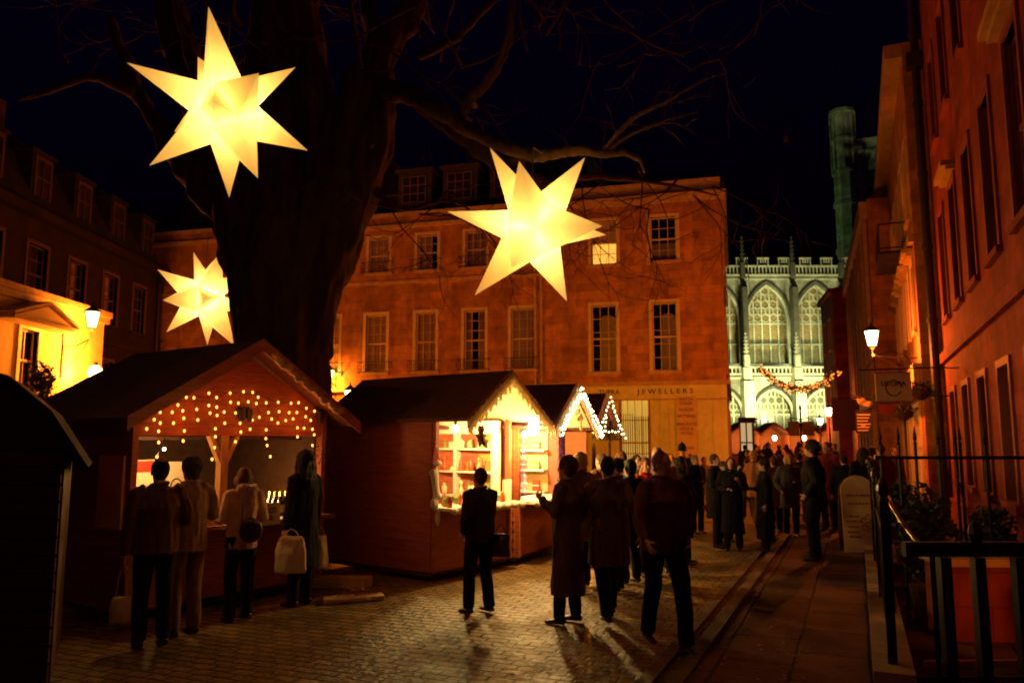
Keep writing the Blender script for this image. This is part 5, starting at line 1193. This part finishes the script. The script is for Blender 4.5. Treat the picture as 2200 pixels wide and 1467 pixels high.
    if not hat or hair!='short':
        b.ell(hc+Vector((0,-.026,.036)),(.082,.095,.1),3,M=T)
        if hair=='short': b.ell(hc+Vector((0,-.05,-.02)),(.066,.055,.06),2,M=T)
        if hair=='thick': b.ell(hc+Vector((0,-.03,.04)),(.096,.11,.112),3,M=T); b.ell(hc+Vector((0,-.05,-.03)),(.085,.065,.07),2,M=T)
        if hair in('long','curly'):
            w_=.105 if hair=='long' else .14
            b.tube([T@(hc+Vector((0,-.04,.06))),T@(hc+Vector((0,-.055,-.06))),T@(hc+Vector((0,-.075,-.2))),T@(hc+Vector((0,-.09,-.32)))],[(w_*.85*s,.09*s),(w_*s,.075*s),(w_*1.05*s,.055*s),(w_*.6*s,.03*s)],12,side=(1,0,0))
            for k in(-1,1): b.tube([T@(hc+Vector((k*.06,0,.07))),T@(hc+Vector((k*.088,.005,-.03))),T@(hc+Vector((k*.095,.01,-.17)))],[.035*s,.035*s,.025*s],8)
            if hair=='curly': b.ell(hc+Vector((0,-.03,.04)),(.11,.115,.11),2,M=T)
        if hair=='bob':
            b.ell(hc+Vector((0,-.035,-.015)),(.1,.09,.11),3,M=T)
            for k in(-1,1): b.ell(hc+Vector((k*.08,.005,-.03)),(.026,.045,.07),2,M=T)
        ho=bake('hair',b,[hm],o,max(.009,vox*.8),1,nz=.012 if hair in('curly','thick') else .006,nscale=(45,45,14))
    if bald: 
        MB().ell(hc+Vector((0,-.055,.112)),(.045,.05,.03),2,M=T).build('bald_patch',skin,o,smooth=True)
    if hat=='police':
        b=MB(); b.tube([T@(hc+Vector((0,-.01,z))) for z in(.03,.045,.05,.12,.18,.215,.23,.25)],[(.125*s,.15*s),(.12*s,.145*s),(.1*s,.115*s),(.097*s,.11*s),(.075*s,.085*s),(.04*s,.045*s),(.015*s,.015*s),(.012*s,.012*s)],16,side=(1,0,0)); b.build('helmet',cloth('helmet',(.012,.012,.02)),o,smooth=True)
    if hat=='cap':
        b=MB(); b.ell(hc+Vector((0,-.02,.055)),(.092,.105,.085),3,M=T); b.tube([T@(hc+Vector((0,.06,.045))),T@(hc+Vector((0,.15,.03)))],[(.07*s,.012*s),(.055*s,.008*s)],10,side=(1,0,0)); bake('cap',b,[cloth('cap',(.1,.06,.05))],o,.01,1)
    if hat=='beanie':
        b=MB(); b.ell(hc+Vector((0,-.015,.05)),(.09,.105,.105),3,M=T); b.tube([T@(hc+Vector((.088*math.cos(a),.1*math.sin(a)-.015,.045))) for a in[i*math.pi/8 for i in range(17)]],.018*s,6); bake('knitted_hat',b,[cloth('beanie',(.3,.2,.12))],o,.01,1)
    if hat=='pale':
        b=MB(); b.ell(hc+Vector((0,-.015,.06)),(.095,.105,.09),3,M=T); b.tube([T@(hc+Vector((0,-.01,.04))),T@(hc+Vector((0,-.01,.052)))],[(.17*s,.18*s),(.13*s,.14*s)],16,side=(1,0,0)); bake('pale_brimmed_hat',b,[cloth('palehat',(.55,.42,.3))],o,.01,1)
    o['_w']=0; del o['_w']
    def hand(k):
        d=(wr[k]-elb[k]).normalized(); return Matrix.Translation(pos)@Matrix.Rotation(R(-face),4,'Z')@(S(wr[k]+d*.09))
    o_hand[label]=(hand(-1),hand(1)); return o
o_hand={}
PAL={'brown':(.09,.04,.025),'black':(.012,.01,.012),'navy':(.015,.015,.03),'beige':(.4,.26,.16),'cream':(.6,.45,.32),'red':(.45,.04,.02),'darkred':(.16,.025,.02),'tan':(.28,.16,.09),'grey':(.07,.06,.06),'light':(.35,.25,.18),'coffee':(.14,.07,.04),'jeans':(.03,.035,.06)}
HAIR={'dark':(.015,.009,.006),'brown':(.07,.03,.015),'blond':(.5,.32,.13),'grey':(.25,.2,.17),'auburn':(.16,.06,.025)}
def atfeet(px,py): g=gnd(px,py); return Vector((g.x,g.y,.006))
def byhead(px,pyh,h): # place by the top of the head
    d=ray(px,pyh); Y=(h-HC)/(d.z/d.y); return Vector((d.x/d.y*Y,Y,.006))
def hY(px,pyh,Y): p=at(px,pyh,Y); return Vector((p.x,Y,.006)),p.z
def bag(name,label,hand,w,h,m,rz=0,group=None,hl=.16,d=.05,cat='bag'):
    o=thing(name,label,cat,hand,rz,group)
    b=MB(); b.tube([(0,0,-hl-h),(0,0,-hl-h*.9),(0,0,-hl-h*.45),(0,0,-hl-h*.08),(0,0,-hl)],[(w*.46,d*.8),(w*.5,d),(w*.48,d),(w*.42,d*.5),(w*.36,d*.15)],14,side=(1,0,0)); bake('bag_body',b,[m],o,.012,1,nz=.012,nscale=(12,12,6))
    MB().tube([(-w*.25,0,-hl-.02),(-w*.16,0,-hl*.4),(0,0,0),(w*.16,0,-hl*.4),(w*.25,0,-hl-.02)],.006,5).build('handle',m,o)
    return o
# foreground customers
p,h=hY(345,998,7.8); h=1.76
pA=person('man in a dark brown jacket with cropped balding hair, a pale bag in his hand',p,h,-38,('bag','fore'),0,('jacketbrown',(.12,.05,.03)),.86,1.12,('trouserblack',(.02,.012,.012)),'short','dark',.009,build_=1.08,bald=True)
bag('paper_bag','small pale square paper bag carried low by the balding man',o_hand[pA['label']][0]+Vector((0,0,.0)),.2,.24,mat('pale_bag',(.55,.5,.32),.6,.12,5),R(20),hl=.3)
p,h=hY(412,990,8.25)
pB=person('person with thick brown hair in a beige coat and light trousers beside the balding man',p,1.76,-52,('fore','fore'),0,('coatbeige',(.3,.17,.1)),.82,1.08,('troulight',(.22,.13,.08)),'thick','brown',.009)
p,h=hY(525,1010,8.9)
pC=person('woman in a cream jacket with a dark lined hood at the counter',p,1.64,-45,('fore','fore'),0,('jacketcream',(.55,.36,.22)),.82,1.05,'black','bob','auburn',.009,hood=True)
sbg=thing('shoulder_bag','dark shoulder bag hanging behind the woman in the cream jacket','bag',p+Vector((.16,-.19,.98)),R(25))
b=MB().ell((0,0,0),(.13,.05,.14),2); bake('bag_body',b,[mat('bag_leather',(.05,.02,.012),.4,.2,8)],sbg,.012,1); MB().tube([(-.1,0,.08),(-.09,-.015,.3),(-.04,.02,.47),(.03,.12,.47)],.009,5).build('strap',mat('bag_leather',(.05,.02,.012),.4,.2,8),sbg)
p,h=hY(655,972,9.7)
pD=person('tall person with long curly dark hair in a long black coat by the stall',p,1.81,-62,('bag','bag'),0,'black',.42,1.1,'black','curly','dark',.01)
hl_=o_hand[pD['label']]
bag('carrier_bag','crumpled white carrier bag hanging at the side of the person in the long black coat',Vector((at(625,1165,9.35).x,9.35,.93)),.36,.42,mat('white_plastic',(.62,.52,.36),.4,.1,5),R(10),hl=.08,d=.08)
bag('carrier_bag','second pale carrier bag, half hidden at the far side of the person in black',hl_[1]+Vector((.06,.0,.08)),.24,.4,mat('pale_plastic',(.5,.4,.22),.4,.1,5),R(60),hl=.1,d=.07)
# middle figures
p=atfeet(1030,1318)
pE=person('person in a dark jacket looking at the ornament counter, feet apart on the setts',p,1.62,-42,('pocket','swing'),.18,('jacketdark',(.035,.018,.015)),.84,1.15,('troublack2',(.015,.01,.01)),'short','brown',.011)
bag('dark_bag','dark soft bag at the hip of the person looking at the ornament counter',Vector((p.x+.24,p.y-.05,1.0)),.24,.26,mat('bag_dark',(.03,.015,.012),.6,.2,8),R(-20),hl=.1,d=.08)
p=atfeet(1222,1340)
pF=person('person in an ankle length brown coat standing before the tinsel stall',p,1.76,-60,('cup','pocket'),.12,('longcoat',(.12,.06,.03)),.3,1.15,'black','thick','brown',.011)
p=atfeet(1310,1338); 
pG=person('man in a brown coat striding beside the person in the ankle length coat',p,1.76,-15,('swing','back'),-.6,('coatbrown2',(.11,.045,.03)),.6,1.15,'black','short','dark',.011)
p=atfeet(1432,1392)
pH=person('tall walker in a maroon top and dark trousers with a rucksack',p,1.83,168,('pocket','swing'),.5,('topred',(.1,.022,.018)),.84,1.2,'black','short','auburn',.011,headyaw=25)
rk=thing('rucksack','rounded dark red rucksack on the tall maroon walker','bag',p+Vector((-.02,.24,1.28)),R(10)); b=MB().ell((0,0,0),(.17,.11,.23),2).ell((0,.08,-.06),(.11,.06,.1),2); bake('pack_body',b,[mat('pack_cloth',(.12,.03,.02),.8,.2,8)],rk,.014,1,nz=.01,nscale=(10,10,10)); MB().tube([(-.12,-.08,.15),(-.13,-.22,.16),(-.13,-.3,.0),(-.12,-.1,-.15)],.015,5).tube([(.12,-.08,.15),(.13,-.22,.16),(.13,-.3,.0),(.12,-.1,-.15)],.015,5).build('strap',mat('pack_cloth',(.12,.03,.02),.8,.2,8),rk)
def P2(label,px,pyh,Y,face,arms=('down','down'),stride=0,coat='black',cl=.8,trou='black',hair='short',hc_='dark',h=None,**k):
    p,hh=hY(px,pyh,Y); hh=h or max(1.5,min(1.92,hh)); return person(label,p,hh,face,arms,stride,coat,cl,1.1,trou,hair,hc_,.016 if Y<20 else .02,fingers=Y<16,**k)
P2('blond woman lit by the tinsel stall, standing behind the person in the ankle length coat',1246,972,10.9,-50,('cup','pocket'),0,'coffee',.6,'black','bob','blond')
P2('dark haired person behind the blond woman before the lit gable',1292,975,12.4,-40,('fore','pocket'),0,'coffee',.7,'black','short','brown')
P2('person with a fuzzy brown head beside the shop grille',1335,972,13.2,30,('down','pocket'),0,'brown',.6,'grey','thick','auburn')
P2('person with long dark hair, pale face and grey scarf facing this way',1368,978,13.0,160,('clasp','clasp'),0,'grey',.7,'black','long','dark',scarf=('scarfgrey',(.35,.25,.18)))
P2('woman in a bright red jacket facing the camera behind the tall walker',1388,984,11.8,170,('pocket','pocket'),0,'red',.75,'jeans','short','auburn')
P2('tall blurred fair headed man behind the tall maroon walker',1412,962,12.2,190,('down','fore'),0,'tan',.7,'grey','short','blond')
P2('police officer in a tall helmet among the crowd before the services board',1465,957,19.5,170,('clasp','clasp'),0,'navy',.8,'navy','short','dark',h=1.78,hat='police')
P2('person looking left with pale face beside the police officer',1449,986,16,-100,('cup','pocket'),0,'black',.75,'black','short','brown')
P2('man in a black jacket with hands clasped, right of the police officer',1493,978,17,150,('clasp','clasp'),0,'black',.82,'black','short','grey')
P2('broad man in a dark knee length coat with a phone at chest height',1535,976,14.8,120,('clasp','cup'),0,'black',.55,'black','short','brown',build_=1.12)
P2('woman with long brown hair in a long black coat beside the broad man',1570,983,14.4,-160,('cup','clasp'),0,'black',.32,'black','long','brown')
P2('short dark capped person between the broad man and the long haired woman',1553,992,15.6,170,('clasp','clasp'),0,'black',.7,'black','short','dark',hat='cap')
P2('person in a pale brimmed hat crossing behind the group',1618,970,18,60,('fore','down'),.3,'tan',.7,'grey','short','brown',hat='pale')
P2('woman in a long black dress coat in profile with one hand lowered',1640,986,14.3,-80,('down','fore'),0,'black',.22,'black','thick','dark')
P2('pale haired person in dark clothes standing between the dress coat woman and the big man',1693,975,16.5,175,('clasp','pocket'),0,'grey',.6,'black','bob','blond')
P2('big man in a black jacket looking left before the far market',1743,948,13.2,-60,('pocket','pocket'),0,'black',.72,'black','thick','dark',h=1.93,build_=1.15)
P2('person in a dark coat with reddish face just right of the big man',1776,950,17.5,-120,('pocket','fore'),0,'darkred',.6,'black','short','auburn')
P2('person in black walking away left of the sandwich board',1812,976,16.2,20,('down','swing'),.35,'black',.7,'black','short','dark')
P2('person with long dark hair standing directly behind the sandwich board',1853,962,15.8,0,('pocket','pocket'),0,'black',.6,'black','long','dark',h=1.8)
P2('person in maroon between the sandwich board and the railings',1891,952,18.2,-10,('pocket','down'),0,'darkred',.6,'black','short','brown',h=1.84)
P2('person farther along the pavement next to the railings in brown',1920,962,21.5,170,('down','down'),.25,'brown',.6,'black','short','brown')
P2('child sized figure in black below the blurred hat behind the group',1672,990,18.5,10,('down','down'),0,'black',.6,'black','short','dark',h=1.6)
P2('person in a light coat seen through the gap left of the broad man',1512,985,21,175,('down','down'),.2,'beige',.6,'black','short','brown')
P2('dark coated person half hidden between the striding man and the tall walker',1352,990,11.2,-30,('pocket','down'),0,'black',.55,'black','thick','dark')
P2('person in a brown coat just behind the striding man, facing the stalls',1325,985,10.6,-70,('fore','pocket'),0,'brown',.6,'black','short','dark')
P2('woman with a dark bob passing behind the tall walker to the right',1462,984,12.8,80,('down','swing'),.3,'black',.6,'black','bob','dark')
P2('person with short auburn hair in maroon right behind the police officer',1482,975,21,20,('down','down'),.2,'darkred',.7,'black','short','auburn')
P2('person with a beanie standing among the group left of the police officer',1425,984,17.5,150,('clasp','clasp'),0,'grey',.7,'black','short','dark',hat='beanie')
P2('dark figure walking away between the long haired woman and the dress coat woman',1604,985,20,10,('down','down'),.3,'black',.6,'black','short','dark')
P2('person in a brown coat close behind the dress coat woman',1662,982,17.2,-20,('pocket','down'),0,'brown',.55,'black','thick','brown')
P2('slim dark person standing between the pale haired person and the big man',1716,972,18.6,30,('down','pocket'),0,'black',.6,'black','short','dark')
P2('tall dark person in the gap behind the big man',1758,958,21,-10,('down','down'),0,'black',.6,'black','short','dark',h=1.85)
P2('person in navy walking with the one left of the sandwich board',1792,966,19.5,20,('down','down'),.3,'navy',.65,'black','short','brown')
P2('dark person beside the person in maroon next to the railings',1872,962,19.8,10,('down','down'),.2,'black',.6,'black','thick','dark')
P2('small dark coated woman at the back before the shop board',1440,974,22.5,170,('pocket','pocket'),0,'black',.5,'black','long','dark')
# far crowd: copies of four low detail figures
proto=[]
specs=[('small dark figure in the far crowd under the church','black','short','dark',0),('small brown coated figure in the far crowd under the church','brown','short','brown',170),('small maroon figure in the far crowd under the church','darkred','long','dark',30),('small pale hatted figure in the far crowd under the church','grey','short','blond',180)]
for i,(lb_,c_,hr_,hc2,fc) in enumerate(specs):
    x=(1600+45*i); o=person(lb_,Vector((at(x,960,34+3*i).x,34+3*i,.006)),1.74,fc,('down','pocket'),.2 if i%2 else 0,c_,.6,1.1,'black',hr_,hc2,.03,fingers=False,hat='beanie' if i==3 else None,group=['dark figures of the far crowd','brown figures of the far crowd','maroon figures of the far crowd','hatted figures of the far crowd'][i]); proto.append(o)
for k in range(34):
    src=proto[k%4]; c=src.copy(); col.objects.link(c)
    Y=rnd.uniform(26,56); px=rnd.uniform(1598,1800) if Y<40 else rnd.uniform(1592,1775); q=at(px,955,Y); c.location=(q.x,q.y,.006); c.rotation_euler=(0,0,rnd.uniform(0,6.28)); z_=rnd.uniform(.86,1.07); c.scale=(z_,z_,z_)
    for ch_ in src.children: d_=ch_.copy(); col.objects.link(d_); d_.parent=c
# ---------------------------------------------------------------- sky and render settings
w=bpy.data.worlds.new('World'); sc.world=w; w.use_nodes=True; T=w.node_tree; bg=T.nodes['Background']
sk=T.nodes.new('ShaderNodeTexSky'); sk.sky_type='NISHITA'; sk.sun_disc=False; sk.sun_elevation=R(-4); sk.sun_rotation=R(200); mxw=T.nodes.new('ShaderNodeMix'); mxw.data_type='RGBA'; mxw.blend_type='MULTIPLY'; mxw.inputs[0].default_value=1; mxw.inputs[7].default_value=(.32,.06,1,1); T.links.new(sk.outputs[0],mxw.inputs[6]); T.links.new(mxw.outputs[2],bg.inputs[0]); bg.inputs[1].default_value=.15
sc.view_settings.view_transform='Standard'; sc.view_settings.look='None'; sc.view_settings.exposure=0; sc.view_settings.gamma=1
sc.cycles.use_denoising=True
try: sc.cycles.denoiser='OPENIMAGEDENOISE'
except Exception: pass
sc.cycles.max_bounces=6; sc.cycles.diffuse_bounces=3; sc.cycles.glossy_bounces=3; sc.cycles.transparent_max_bounces=8; sc.cycles.sample_clamp_indirect=4; sc.cycles.sample_clamp_direct=0
sc.cycles.caustics_reflective=False; sc.cycles.caustics_refractive=False; sc.cycles.use_light_tree=True; sc.cycles.filter_width=2.0
